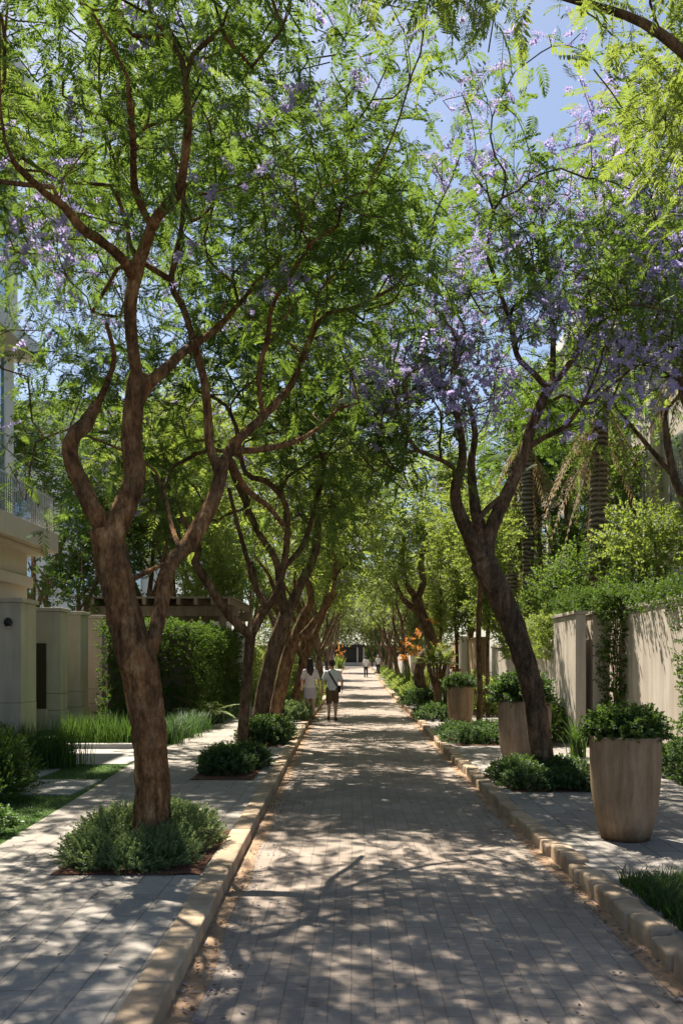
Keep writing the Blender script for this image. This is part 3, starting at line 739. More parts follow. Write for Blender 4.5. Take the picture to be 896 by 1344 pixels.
# garden trees behind the walls
GG = 'garden trees behind the walls'
def gtree(name, label, x, y, seed, leaf, h=5, r=.14, ell=None, ncl=170, templ=None, size=1.0, bloom=0, fork=2.0, gap=.45, per=5):
    b = np.array((x, y, gz(y)+.1))
    L = [([np.array(p)+b for p in a], q) for a, q in generic(seed, (random.Random(seed).uniform(-.3, .3), 0), fork, 1.4, h, r)]
    E = [(x+e[0], y+e[1], e[2], *e[3:]) for e in ell]
    return make_tree(name, label, GG, tuple(b), L, E, ncl, per, templ or SP_BROAD, size, leaf=leaf, bark='bark_b', nbloom=bloom, seed=seed, zmin=fork, gap=gap, down=.0, spread=.2)
g1 = gtree('garden_tree', 'dense dark green tree behind the grey pillared wall', -8.9, 27.5, 101, 'hedge', 5, .14, [(0, 0, 4.5, 2.2, 1.8, 2.0), (1.4, 1, 5.5, 1.6, 1.6, 1.6)], 230, SP_BROAD, 1.1)
g2 = gtree('garden_tree', 'bright broad leaved tree rising behind the pergola', -5.6, 32, 102, 'bright', 5.5, .13, [(0, 0, 6.0, 2.4, 2.0, 2.4), (1.2, -.5, 4.6, 1.5, 1.4, 1.2)], 220, SP_BROAD, 1.25)
g3 = gtree('garden_tree', 'tall leafy tree between the pale house and the left row', -7.6, 38, 103, 'jacaranda', 8, .18, [(0, 0, 9.0, 3.2, 2.6, 3.4), (1.8, 0, 7, 2, 2, 2)], 230, SP_FAR, 1.0)
g4 = gtree('garden_tree', 'bright garden tree behind the far tan wall on the right', 5.6, 31, 104, 'bright', 5.5, .12, [(-.6, 0, 5.2, 1.7, 1.7, 2.0), (-1.2, -.6, 3.6, 1.0, 1.2, 1.0)], 220, SP_BROAD, 1.15)
gt6 = gtree('garden_tree', 'leafy tree between the palm trunks and the cream building', 6.7, 23.5, 106, 'jacaranda', 7.0, .12, [(0, 0, 7.2, 1.4, 2.4, 2.0), (-.4, 1, 5.0, 1.0, 1.6, 1.0)], 210, SP_BROAD, 1.1)
g5 = gtree('garden_tree', 'pale grey green tree hanging over the far right pavement', 4.4, 52, 105, 'pale', 6.0, .14, [(-.8, 0, 5.4, 2.2, 2.2, 2.4), (-1.4, -1, 3.8, 1.3, 1.4, 1.2)], 200, SP_FAR, 1.0)
for pr, x, y, rz, sc, lb in [(g5, -4.6, 60, 2.0, 1.15, 'pale garden tree behind the far end of the left row'), (g4, 5.4, 41, 2.6, 1.1, 'leafy garden tree beyond the gnarled jacaranda'),
        (g2, -6.2, 52, 1.0, 1.2, 'bright tree far behind the left row'), (g5, 5.2, 66, 4.0, 1.2, 'pale tree beyond the orange flowers on the right'), (g2, 6.5, 78, 5.0, 1.3, 'green tree far back on the right, over the last wall'),
        (g5, -5.0, 82, .5, 1.3, 'pale tree far back on the left, beside the gateway'), (g3, 9.5, 50, 1.5, 1.1, 'tall tree rising behind the cream building'), (g3, -7.5, 66, 2.5, 1.2, 'tall tree far back behind the left gardens'), (g3, 8.0, 92, .3, 1.3, 'tall tree at the far end on the right'), (g5, -4.2, 104, 1.7, 1.3, 'pale tree in front of the dark gateway on its left side'), (g5, 4.6, 106, 3.3, 1.3, 'pale tree in front of the dark gateway on its right side'), (g4, -5.2, 72, 3.3, 1.2, 'bright garden tree behind the long low hedge far on the left'), (g5, -2.9, 111, 2.7, 1.25, 'low pale tree right in front of the gateway, left of the door'), (g5, 3.0, 112, .2, 1.25, 'low pale tree right in front of the gateway, right of the door'), (g4, -2.6, 108, 4.7, .9, 'small leafy tree leaning over the left side of the gateway canopy'), (g4, 2.4, 109, 1.9, .9, 'small leafy tree beside the gateway door'), (g3, -4, 135, 4.3, 1.4, 'tall tree standing behind the dark gateway'), (g2, 3.5, 138, 2.3, 1.9, 'bright tree above the dark gateway at the end of the lane')]:
    copy_thing(pr, (x, y, gz(y)+.1), rz, sc, lb, GG)
for k, (x, y, sd_, ee, lb, bl) in enumerate([(-7.0, 29.0, 141, [(0, 0, 8.2, 2.4, 2.2, 2.2), (1.2, -.4, 6.4, 1.5, 1.5, 1.2), (-1, 0, 6.2, 1.4, 1.4, 1.2)], 'tall feathery tree between the balcony building and the pergola', 60),
        (-6.0, 35, 142, [(0, 0, 10.0, 2.6, 2.4, 2.6), (1.2, -.4, 7.6, 1.8, 1.6, 1.4), (-1.6, 0, 8.0, 1.6, 1.6, 1.6)], 'tall feathery tree behind the pergola, in front of the pale house', 60),
        (4.9, 38, 144, [(-.5, 0, 9.8, 2.2, 2.2, 2.6), (-1.2, -.4, 7.2, 1.5, 1.6, 1.3), (.8, 1, 7.6, 1.5, 1.5, 1.5)], 'tall feathery tree beyond the palms on the right, above the tan wall', 90),
        (6.3, 30, 145, [(0, 0, 9.6, 1.7, 2.2, 2.4), (-.6, -.4, 7.0, 1.1, 1.5, 1.2)], 'tall feathery tree close behind the ringed palm', 60),
        (-11.5, 31, 143, [(0, 0, 9.5, 3.0, 2.4, 2.8), (1.8, -.4, 7.2, 1.8, 1.6, 1.4)], 'tall feathery tree beside the cream building with the balcony', 40)]):
    b = np.array((x, y, .1))
    make_tree('garden_tree', lb, GG, tuple(b), [([np.array(p)+b for p in a], q) for a, q in generic(sd_, (.2, 0), 3.2, 1.6, ee[0][2]-1.4, .15)],
        [(x+e[0], y+e[1], *e[2:]) for e in ee], 270, 5, FR_FAR, 1.05, spread=.28, leaf=('jacaranda', 'bright', 'bright', 'jacaranda', 'jacaranda')[k], bark='bark_b', nbloom=bl, seed=sd_, zmin=3.4, gap=.44)
# blossoming jacaranda inside the right-hand garden
bJ = np.array((6.6, 15.5, .1))
make_tree('jacaranda_tree', 'blossoming jacaranda rising behind the big cream wall panel on the right', 'jacaranda trees in the right gardens', tuple(bJ),
    [([np.array(p)+bJ for p in a], q) for a, q in generic(14, (-.3, 0), 3.4, 1.6, 7.4, .16)], [(6.2, 15.2, 8.8, 2.4, 2.6, 2.2), (4.9, 14.8, 7.6, 1.2, 1.6, 1.3), (5.3, 14.4, 10.0, 1.7, 1.6, 1.5)], 360, 5, FR, .85, spread=.26,
    leaf='bright', bark='bark_b', nbloom=420, seed=111, zmin=4, gap=.45)
# young staked tree by the second planter
ySa = dpave(962); bS = px(628, 962, ySa); bS.z = .1
make_tree('young_tree', 'young tree with one thin straight stem in a low square bed', 'young trees on the right pavement', bS,
    [([bS+Vector((0, 0, -.05)), bS+Vector((.02, 0, 1.0)), bS+Vector((-.01, 0, 2.2)), bS+Vector((.03, 0, 3.4)), bS+Vector((.0, 0, 4.4))], [.075, .066, .062, .055, .03])],
    [(bS.x, bS.y, 4.6, .9, .9, 1.0)], 60, 8, SP_BROAD, .8, leaf='bright', bark='bark_c', seed=121, zmin=2.8, gap=.4, wob=.05)

# --- palms behind the right wall
def palm_frond(L, droop, nl, ll, lw, V, rng, o, az, el, stiff=1.0):
    d0 = np.array([math.cos(az)*math.cos(el), math.sin(az)*math.cos(el), math.sin(el)])
    side = np.array([-math.sin(az), math.cos(az), 0.])
    def P(t): return o+d0*L*t+np.array([0, 0, -droop*L*t*t])
    for i in range(nl):
        t = .25+.75*i/(nl-1); tg = P(t+.02)-P(t); tg /= np.linalg.norm(tg)
        for sg in (-1, 1):
            d = tg*.75+side*sg*.8+np.array([0, 0, -.25+rng.uniform(-.15, .1)]); d /= np.linalg.norm(d)
            V += kite2(P(t), d, np.array([0, 0, 1.]), ll*math.sin(PI*(.2+.7*t))*rng.uniform(.85, 1.1), lw)
    for k in range(6):
        a, b = P(k/6), P((k+1)/6); w = .02*(1-k/7)
        V += [a+side*w, b+side*w*.8, b-side*w*.8, a-side*w]
def make_palm(label, x, y, h, r, seed, skirt):
    rng = random.Random(seed)
    root = empty('palm_tree', (x, y, .1), label, 'palm', 'palms behind the right wall')
    n = int(h/.09); pts = []; rr = []
    for i in range(n+1):
        z = h*i/n
        pts.append((.05*math.sin(z*.5+seed), .04*math.cos(z*.4), z-.1)); rr.append(r*(1+.06*(i % 2))*(1.15-.15*min(1, z/h)))
    MB().tube(pts, rr, 16, True, .05, 5).build('trunk', M['palm_bark'], root, smooth=False)
    o = np.array([pts[-1][0], pts[-1][1], h-.1])
    V = []
    for k in range(30):
        palm_frond(rng.uniform(1.7, 2.3), rng.uniform(.25, .6), 26, .5, .035, V, rng, o, rng.uniform(0, 6.28), rng.uniform(-.25, 1.2))
    np_mesh('crown', np.array(V), np.arange(len(V)).reshape(-1, 4), M['hedge'], root)
    V = []
    for k in range(skirt):
        palm_frond(rng.uniform(1.1, 1.7), rng.uniform(.5, .9), 16, .32, .03, V, rng, o-np.array([0, 0, rng.uniform(.1, 1.3)]), rng.uniform(0, 6.28), rng.uniform(-1.1, -.4))
    np_mesh('dead_fronds', np.array(V), np.arange(len(V)).reshape(-1, 4), M['dead'], root)
make_palm('palm with a pale ringed trunk behind the leaning jacaranda', 5.1, 25.5, 8.6, .155, 1, 14)
make_palm('palm with a dark trunk close beside the ringed palm trunk', 5.2, 28.5, 8.2, .15, 2, 14)
make_palm('palm with a skirt of golden dead fronds in front of the cream building', 5.75, 20.5, 8.1, .175, 3, 24)
make_palm('shaggy palm with brown hanging fronds behind the big wall panel', 7.3, 18.6, 9.0, .19, 4, 28)

# ------------------------------------------------------------------ shrubs, hedges, creepers, grasses
def shrub_mesh(rng, ells, n, templ, size, up=.5, shell=.22, inner=.0):
    """sprigs growing outward through a union of domes"""
    w = np.array([e[3]*e[4] for e in ells]); w = w/w.sum()
    O = []; D = []
    for k in range(n):
        e = ells[rng.choice(len(ells), p=w)]
        v = rng.normal(0, 1, 3); v /= np.linalg.norm(v)
        if v[2] < -.25: v[2] *= -1
        r = 1-shell*abs(rng.normal(0, 1))
        r += .10*noise.noise(Vector(v*3+np.array(e[:3])*5))
        O.append(np.array(e[:3])+v*r*np.array(e[3:6])); D.append(v+np.array([0, 0, up])+rng.normal(0, .35, 3))
    O = np.array(O); O[:, 2] = np.maximum(O[:, 2], .02)
    return scatter(templ, O, np.array(D), size*rng.uniform(.75, 1.25, n), rng, 1)
def make_shrub(name, label, group, loc, ells, n, templ, size, mat, seed, cat='shrub', stems=14, up=.5, shell=.22):
    rng = np.random.default_rng(seed)
    root = empty(name, loc, label, cat, group)
    V, F = shrub_mesh(rng, ells, n, templ, size, up, shell)
    mb = MB()
    for k in range(stems):
        e = ells[k % len(ells)]
        a = rng.uniform(0, 6.28); q = rng.uniform(.2, .8)
        p0 = (e[0]+math.cos(a)*e[3]*q*.35, e[1]+math.sin(a)*e[4]*q*.35, -.02)
        p1 = (e[0]+math.cos(a)*e[3]*q, e[1]+math.sin(a)*e[4]*q, (e[2]+e[5])*rng.uniform(.5, .75))
        mb.tube([p0, tuple((np.array(p0)+np.array(p1))/2+rng.normal(0, .02, 3)), p1], [.008, .006, .004], 5)
    multi_mesh('foliage', [(V, F, M[mat]), (mb.v, mb.f, M['bark_b'])], root)
    return root
def bed(x0, x1, y0, y1, z=.104):
    mb = MB(); n = 10; V = []; F = []
    for i in range(n+1):
        for j in range(n+1):
            e = .03*noise.noise(Vector((i, j, x0))) if i in (0, n) or j in (0, n) else 0
            V.append((x0+(x1-x0)*i/n+e, y0+(y1-y0)*j/n+e, gz(y0)+z+.018*abs(noise.noise(Vector((i*.7, j*.7, y0))))))
    for i in range(n):
        for j in range(n):
            a = i*(n+1)+j; F.append((a, a+n+1, a+n+2, a+1))
    tag(np_mesh('planting_bed', V, F, M['mulch'], smooth=True), kind='structure')
SG = 'low shrubs around the street trees'
bed(-2.26, -1.15, 6.55, 8.3)
make_shrub('low_shrub', 'grey green shrub spreading round the foot of the nearest thick trunk', SG, (-1.82, 7.3, .1),
    [(-.22, -.30, .03, .24, .30, .17), (.30, -.35, .03, .26, .30, .17), (-.22, .25, .04, .28, .42, .22), (.32, .28, .04, .32, .42, .24), (.05, .62, .04, .4, .28, .24), (.02, -.50, .02, .34, .22, .11)], 3400, SP_SMALL, .85, 'shrub', 201, stems=40)
bed(-2.2, -1.35, 11.8, 13.9)
make_shrub('low_shrub', 'dark rounded shrub at the foot of the slim forked jacaranda', SG, (-1.78, 13.0, .1),
    [(-.02, -.45, .04, .34, .40, .24), (.15, .3, .04, .34, .42, .24), (-.2, .3, .04, .30, .4, .22)], 1500, SP_ROUND, .9, 'shrub_dark', 202, stems=20)
bed(-2.3, -1.35, 16.4, 18.6)
make_shrub('low_shrub', 'dark shrub between the slim forked jacaranda and the thick dark leaning one', SG, (-1.75, 17.5, .1),
    [(0, -.4, .05, .45, .5, .36), (.05, .4, .05, .45, .5, .34)], 1000, SP_ROUND, 1.3, 'shrub_dark', 203)
make_shrub('low_shrub', 'lighter green shrub beside the walking woman on the left pavement', SG, (-1.75, 24.3, .1),
    [(.1, -.5, .05, .5, .6, .30), (.1, .5, .05, .5, .6, .28)], 800, SP_ROUND, 1.5, 'shrub', 204)
bed(1.95, 3.0, 10.7, 12.9)
make_shrub('low_shrub', 'glossy dark shrub at the foot of the leaning jacaranda on the right', SG, (2.45, 11.6, .1),
    [(-.2, -.5, .02, .36, .38, .14), (.3, -.5, .02, .34, .36, .14), (-.25, .3, .03, .34, .5, .18), (.45, .3, .03, .30, .45, .20), (.1, .8, .03, .40, .4, .18)], 2300, SP_ROUND, .85, 'shrub_dark', 205, stems=30)
bed(1.95, 3.1, 16.6, 19.6)
make_shrub('low_shrub', 'flat square dark shrub under the thin straight young tree', SG, (2.52, 18.1, .1),
    [(-.3, -.7, .03, .4, .6, .17), (.3, -.7, .03, .4, .6, .18), (-.3, .6, .03, .4, .6, .17), (.3, .6, .03, .4, .6, .18)], 1500, SP_ROUND, 1.1, 'shrub_dark', 206)
make_shrub('low_shrub', 'low dark shrub beside the farthest tall planter', SG, (2.3, 24.5, .1),
    [(0, -.6, .04, .5, .7, .24), (0, .6, .04, .5, .7, .24)], 800, SP_ROUND, 1.4, 'shrub_dark', 207)
make_shrub('low_shrub', 'dark shrub round the gnarled jacaranda with the crooked bend', SG, (2.6, 33, .1),
    [(-.2, -1, .05, .6, .8, .36), (0, .8, .05, .6, .9, .36)], 800, SP_ROUND, 1.7, 'shrub_dark', 208)
fs = make_shrub('low_shrub', 'low green planting far down the right kerb, nearest past the gnarled tree', SG, (2.75, 41, .1),
    [(0, -1.4, .05, .55, 1.3, .4), (0, 1.4, .05, .55, 1.3, .4)], 700, SP_BROAD, 1.0, 'bright', 209)
for x, y, lb in [(2.8, 48, 'low green planting under the yellow green jacaranda on the right'), (2.9, 57, 'low green planting beside the orange flowers far down the right kerb'), (2.95, 68, 'low green planting near the distant walker'), (3.0, 80, 'last low planting before the end on the right kerb'),
                 (-1.9, 33, 'low green planting just beyond the walking couple'), (-2.0, 43, 'low green planting farther along the left row'), (-2.1, 56, 'farthest low planting on the left kerb')]:
    copy_thing(fs, (x, y, gz(y)+.1), .05, 1.0, lb, SG)

# --- hedge on the left, clipped tall
def leafy_box(rng, x0, x1, y0, y1, z0, z1, dens, faces, templ, size, depth=.25, amp=.12):
    O = []; D = []
    def put(n, fn, nrm):
        for k in range(n):
            p = np.array(fn()); nv = np.array(nrm, float)
            o = amp*noise.noise(Vector(p*1.6))+amp*.6*noise.noise(Vector(p*4))-abs(rng.normal(0, depth*.4))
            O.append(p+nv*o); D.append(nv+np.array([0, 0, .35])+rng.normal(0, .5, 3))
    U = rng.uniform
    if 'E' in faces: put(int(dens*(y1-y0)*(z1-z0)), lambda: (x1, U(y0, y1), U(z0, z1)), (1, 0, 0))
    if 'W' in faces: put(int(dens*(y1-y0)*(z1-z0)), lambda: (x0, U(y0, y1), U(z0, z1)), (-1, 0, 0))
    if 'S' in faces: put(int(dens*(x1-x0)*(z1-z0)), lambda: (U(x0, x1), y0, U(z0, z1)), (0, -1, 0))
    if 'T' in faces: put(int(dens*(x1-x0)*(y1-y0)), lambda: (U(x0, x1), U(y0, y1), z1), (0, 0, 1))
    n = len(O)
    return scatter(templ, np.array(O), np.array(D), size*rng.uniform(.75, 1.25, n), rng, 1)
rngH = np.random.default_rng(301)
hd = empty('hedge', (-5.0, 25.8, .1), 'tall clipped dark hedge along the left pavement behind the thick trunk', 'hedge')
V, F = leafy_box(rngH, -1.3, 1.15, -4.2, 4.4, .1, 2.45, 140, 'EST', SP_BROAD, .7, .3, .22)
np_mesh('foliage', V, F, M['hedge'], hd)
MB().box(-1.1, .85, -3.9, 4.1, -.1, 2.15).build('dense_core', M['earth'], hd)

def blades(rng, n, base_fn, h, w, arch, segs=3):
    V = []; F = []
    for k in range(n):
        b = np.array(base_fn()); a = rng.uniform(0, 6.28); hh = h*rng.uniform(.6, 1.15); ar = arch*rng.uniform(.3, 1.2)
        d = np.array([math.cos(a), math.sin(a), 0]); s = np.array([-d[1], d[0], 0])*w*.5
        i0 = len(V)
        for q in range(segs+1):
            t = q/segs; c = b+d*ar*hh*t*t+np.array([0, 0, hh*(t-.25*ar*t*t*t)]); ww = (1-t**1.6)
            V += [c+s*ww, c-s*ww]
        for q in range(segs): F.append((i0+2*q, i0+2*q+1, i0+2*q+3, i0+2*q+2))
    return np.array(V), np.array(F)
GC = 'strap leaved grass clumps'
def clump(label, x, y, r, n, h, w, arch, seed, mat='grassy', name='grass_clump', group=GC, cat='grass clump'):
    rng = np.random.default_rng(seed)
    V, F = blades(rng, n, lambda: (rng.normal(0, r*.5), rng.normal(0, r*.5), 0), h, w, arch)
    o = np_mesh(name, V, F, M[mat], loc=(x, y, gz(y)+.1)); return tag(o, label, cat, group)
clump('tall grass clump at the picture edge below the wall lamp', -5.6, 13.3, .5, 600, .75, .013, .5, 1)
clump('tall grass clump below the pale corner pillar, second from the picture edge', -5.05, 13.2, .45, 600, .72, .013, .5, 2)
clump('tall grass clump by the driveway mouth, nearest the paving slabs', -4.5, 13.2, .4, 560, .68, .013, .55, 3)
clump('dark grass clump on the far kerb of the driveway, touching the last pillar', -5.3, 16.7, .45, 520, .66, .013, .45, 4)
clump('dark grass clump on the far kerb of the driveway, in front of the dark hedge', -4.7, 16.7, .45, 520, .66, .013, .45, 5)
clump('dark grass clump on the far kerb of the driveway, half behind the thick trunk', -4.15, 16.7, .4, 520, .62, .013, .45, 6)
for i, (x, y, lb) in enumerate([(-3.72, 17.2, 'grass clump at the near corner of the hedge, right of the thick trunk'), (-3.68, 18.5, 'grass clump at the hedge foot, second from its near corner'), (-3.68, 19.9, 'grass clump at the hedge foot, third from its near corner'),
        (-3.66, 22.9, 'grass clump at the hedge foot beyond the arching fern'), (-3.66, 25.0, 'grass clump at the far end of the hedge')]):
    clump(lb, x, y, .40, 520, .55, .013, .7, 10+i, 'dark')
# arching fern in the light
fn = random.Random(4); V = []
for k in range(22): palm_frond(fn.uniform(.8, 1.2), fn.uniform(.3, .7), 18, .16, .03, V, fn, np.array([0, 0, .25]), fn.uniform(0, 6.28), fn.uniform(.5, 1.3))
tag(np_mesh('fern', np.array(V), np.arange(len(V)).reshape(-1, 4), M['bright'], loc=(-3.62, 21.4, .1)), 'light green arching fern against the dark hedge', 'fern')
make_shrub('round_shrub', 'rounded bright shrub at the left picture edge on the lawn', 'garden shrubs', (-4.35, 10.1, .1),
    [(0, 0, .2, .62, .6, .55), (-.6, .3, .2, .6, .6, .6), (.2, -.3, .1, .45, .4, .36)], 2200, SP_SMALL, 1.3, 'hedge', 211, stems=30)
make_shrub('small_plant', 'small leafy plant on the lawn at the left picture edge', 'garden shrubs', (-3.35, 8.1, .1), [(0, 0, .03, .16, .16, .14)], 120, SP_ROUND, 1.0, 'lawn_blade', 212, stems=4)
# lawn blades
rg = np.random.default_rng(77)
def lawn_pt():
    while True:
        y = rg.uniform(6.5, 13.5); x = rg.uniform(-6.2, -3.0)
        if x > XP(y)-.02: continue
        if -4.57 < x < -3.34 and 10.43 < y < 11.77: continue
        if -5.82 < x < -4.28 and 11.93 < y < 12.92: continue
        return (x, y, .095)
V, F = blades(rg, 26000, lawn_pt, .045, .007, .8, 2)
tag(np_mesh('grass', V, F, M['lawn_blade']), kind='stuff')
# grass patch by the right kerb
rg2 = np.random.default_rng(78)
def edge_pt():
    y = rg2.uniform(4.2, 6.35); x = XR(y)+.21+rg2.uniform(0, 1)*1.45
    return (x, y, .1)
V, F = blades(rg2, 11000, edge_pt, .17, .009, 1.1, 3)
tag(np_mesh('grass_patch', V, F, M['grassy']), 'thick dark grass patch beside the cobbled kerb in the bottom right corner', 'grass patch')
bed(1.98, 3.5, 4.1, 6.4)

rl_ = np.random.default_rng(88)
M['litter'] = leaf_mat('fallen_leaf', (.18, .13, .07), (.34, .29, .36), (.3, .25, .15), clump=9, gloss=.01, tmix=.2)
O = []
for k in range(2600):
    y = 3.5+rl_.uniform(0, 1)**1.7*26; q = rl_.uniform()
    if q < .35: x, z = XL(y)+abs(rl_.normal(0, .14))+.02, .010
    elif q < .6: x, z = XR(y)-abs(rl_.normal(0, .14))-.02, .010
    elif q < .75: x, z = rl_.uniform(XL(y)+.05, XR(y)-.05), .008
    elif q < .88: x, z = rl_.uniform(XP(y), XL(y)-.25), .108
    else: x, z = rl_.uniform(XR(y)+.25, 4.1), .108
    O.append((x, y, z))
T = [np.array(kite2(v3(0, 0, 0), v3(1, 0, .1), v3(0, 0, 1), .04, .018, .2)), np.array(kite2(v3(0, 0, 0), v3(1, 0, .25), v3(0, 0, 1), .03, .02, .3))]
D = rl_.normal(0, 1, (len(O), 3)); D[:, 2] = 0
V, F = scatter(T, np.array(O), D, rl_.uniform(.6, 1.3, len(O)), rl_, .1)
tag(np_mesh('fallen_leaves', V, F, M['litter']), kind='stuff')

# ------------------------------------------------------------------ walls and buildings, left
XW = -6.8
dW = lambda p, X=XW: abs(X)*F_PX/abs(p-VX)
gw = empty('garden_wall', (XW, 20, 0), 'warm grey rendered wall of stepped pillars with flat copings', 'wall')
HT = 2.95
edges = [(28, 48), (80, 89), (106, 116), (134, 139)]
prev_end = None
for i, (a, b) in enumerate(edges):
    y0, y1 = dW(a)-20, dW(b)-20
    wx = 1.6 if i == 0 else 1.2
    top = HT+(.05 if i == 0 else 0)
    MB().box(-wx, 0, y0, y1, .85 if i == 0 else .95, top-.09).add([], []).build('pillar', M['wall_grey'], gw, bevel=.008)
    MB().box(-wx-.02, .025 if i else .0, y0-.02, y1+.02, .0, .842 if i == 0 else .55).build('plinth', M['wall_grey'], gw, bevel=.008)
    if i: MB().box(-wx, 0, y0, y1, .56, .943).build('pillar', M['wall_grey'], gw, bevel=.008)
    MB().box(-wx-.05, .05, y0-.05, y1+.05, top-.087, top).build('coping', M['wall_grey'], gw, bevel=.01)
    if prev_end is not None:
        MB().box(-wx, -.80, prev_end, y0-.003, 0, top-.093).build('wall_panel', M['wall_grey'], gw)
    prev_end = y1+.003
yq = dW(80)-20
MB().box(-.62, -.33, yq-.035, yq-.003, .60, 2.12).build('letterbox_panel', M['dark_bronze'], gw, bevel=.006)
MB().box(-.50, -.28, yq-.16, yq-.036, .02, .585).build('step_block', M['wall_grey'], gw, bevel=.01)
# lamp on the front of the first pillar
lm = empty('wall_lamp', (px(13, 817, dW(28)).x, dW(28), px(13, 817, dW(28)).z), 'small dark round lamp fixed to the pale corner pillar', 'wall lamp')
MB().tube([(0, 0, 0), (0, -.03, 0)], [.055, .055], 16).build('back_plate', M['black'], lm, smooth=False)
MB().ell((0, -.08, .0), (.085, .075, .10), 14, 10).build('lamp_shade', M['black'], lm, smooth=True)
MB().tube([(0, -.085, -.085), (0, -.085, -.115)], [.05, .045], 12).build('lamp_glass', M['grey_metal'], lm)

XB = -8.5
ab = empty('apartment_building', (XB, 16, 0), 'cream building with a balcony and tall glass windows above the grey wall', 'building')
yc = 8.5*F_PX/(VX-36)-16      # far corner of the building
MB().box(-8, 0, -14, yc, 0, 4.55).build('ground_floor_wall', M['stone_cream'], ab, bevel=.01)
MB().box(-8, .12, -14, yc+.12, 3.62, 3.9).build('string_course', M['stone_cream'], ab, bevel=.02)
yb = 8.1*F_PX/(VX-70)-16
sl = MB().box(-8, .55, -14, yb, 4.62, 5.15).build('balcony', M['stone_cream'], ab, bevel=.02)
MB().box(-8, .35, -14, yb-.2, 4.5, 4.617).build('balcony_moulding', M['stone_cream'], ab, bevel=.02)
rl = MB()
for k in range(60):
    y = yb-.15-k*.13
    rl.box(.42, .445, y-.012, y+.012, 5.15, 6.05)
rl.box(.405, .46, yb-8, yb-.1, 6.05, 6.1); rl.build('railing', M['grey_metal'], ab)
MB().box(-8, -.35, -14, yc, 5.15, 9.6).build('upper_wall', M['white'], ab)
MB().box(-8, .3, -14, yc+.35, 9.6, 9.98).build('floor_slab', M['white'], ab, bevel=.02)
MB().box(-8, -.25, -14, yc, 9.98, 16).build('upper_wall', M['white'], ab)
MB().box(-8, .4, -14, yc+.4, 16, 16.4).build('roof', M['white'], ab, bevel=.02)
for z0, z1, o in ((5.4, 9.45, -.35), (10.2, 15.2, -.25)):
    for k in range(5):
        ya = yc-.7-k*1.75
        fr = MB()
        fr.box(o-.05, o+.06, ya-1.5, ya-1.42, z0, z1).box(o-.05, o+.06, ya-.08, ya, z0, z1).box(o-.05, o+.06, ya-1.42, ya-.08, z1-.08, z1).box(o-.05, o+.06, ya-1.42, ya-.08, z0, z0+.08).box(o-.05, o+.055, ya-.77, ya-.71, z0+.08, z1-.08)
        w = fr.build('window', M['grey_metal'], ab)
        MB().box(o-.02, o+.02, ya-1.42, ya-.77, z0+.08, z1-.08).box(o-.02, o+.02, ya-.71, ya-.08, z0+.08, z1-.08).build('pane', M['glass'], w)

ph = empty('pale_house', (-14, 48, 0), 'tall pale house glimpsed between the crowns behind the left row', 'building')
MB().box(-6, 6, 0, 10, 0, 15.5).build('wall', M['white'], ph)
MB().box(-6.3, 6.3, -.3, 10.3, 15.5, 15.9).build('roof', M['concrete'], ph, bevel=.02)
for fl in range(4):
    for k in range(4):
        x = -4.7+k*2.9; z = 2+fl*3.4
        w = MB().box(x-.06, x+1.36, -.06, .02, z-.06, z+1.86).build('window', M['grey_metal'], ph)
        MB().box(x, x+1.3, -.08, -.062, z, z+1.8).build('pane', M['glass'], w)
# pergola behind the hedge
pg = empty('pergola', (-5.6, 28.5, 0), 'weathered timber pergola with broad flat beams above the hedge', 'pergola')
for x in (-2.1, 1.55):
    for y in (-1.2, 2.2):
        MB().box(x-.1, x+.1, y-.1, y+.1, 0, 3.1).build('post', M['wood'], pg, bevel=.01)
for y in (-1.2, 2.2): MB().box(-2.6, 2.05, y-.11, y+.11, 3.103, 3.42).build('beam', M['wood'], pg, bevel=.01)
for k in range(9):
    x = -2.3+k*.52
    MB().box(x-.05, x+.05, -1.9, 2.9, 3.423, 3.62).build('rafter', M['wood'], pg, bevel=.006)
MB().box(-2.5, 1.95, -1.7, 2.7, 3.623, 3.68).build('roof_board', M['wood'], pg, bevel=.006)
gp = empty('gate_pillar', (-3.75, 29.6, .1), 'white square gate pillar at the far end of the hedge', 'pillar')
MB().box(-.24, .24, -.24, .24, -.1, 2.45).build('shaft', M['white'], gp, bevel=.012)
MB().box(-.29, .29, -.29, .29, 2.453, 2.56).build('cap', M['white'], gp, bevel=.012)
MB().box(-.27, .27, -.27, .27, -.1, .25).build('plinth', M['white'], gp, bevel=.012)
lw2 = empty('hedge', (-4.6, 56, 0), 'long low leafy hedge far along the left pavement behind the row of trunks', 'hedge')
V, F = leafy_box(np.random.default_rng(305), -.5, .6, -24, 26, .1, 2.0, 38, 'EST', SP_BROAD, 1.1, .3, .25)
np_mesh('foliage', V, F, M['bright'], lw2)
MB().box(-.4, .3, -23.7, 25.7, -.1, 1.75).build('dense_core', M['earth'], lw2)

# ------------------------------------------------------------------ walls and buildings, right
def wall_thing(label, boxes, cop, mat='wall_cream'):
    b0 = boxes[0]
    r = empty('garden_wall', (b0[0], b0[2], 0), label, 'wall', 'cream walls along the right pavement')
    for (x0, x1, y0, y1, z1) in boxes:
        MB().box(x0-b0[0], x1-b0[0], y0-b0[2], y1-b0[2], 0, z1).build('wall_panel', M[mat], r, bevel=.012)
        MB().box(x0-b0[0]-.03, x1-b0[0]+.03, y0-b0[2]-.03, y1-b0[2]+.03, z1+.003, z1+.07).build('coping', M[mat], r, bevel=.01)
wall_thing('big cream wall panel behind the nearest planter, streaked with sun', [(5.1, 5.35, 7.5, 16.85, 2.66)], 1)
wall_thing('two cream wall piers between the creepers, in front of the recess', [(4.25, 4.45, 16.74, 18.6, 2.6), (4.62, 4.95, 16.9, 18.3, 2.6), (5.36, 5.56, 16.86, 20.0, 2.66)], 1)
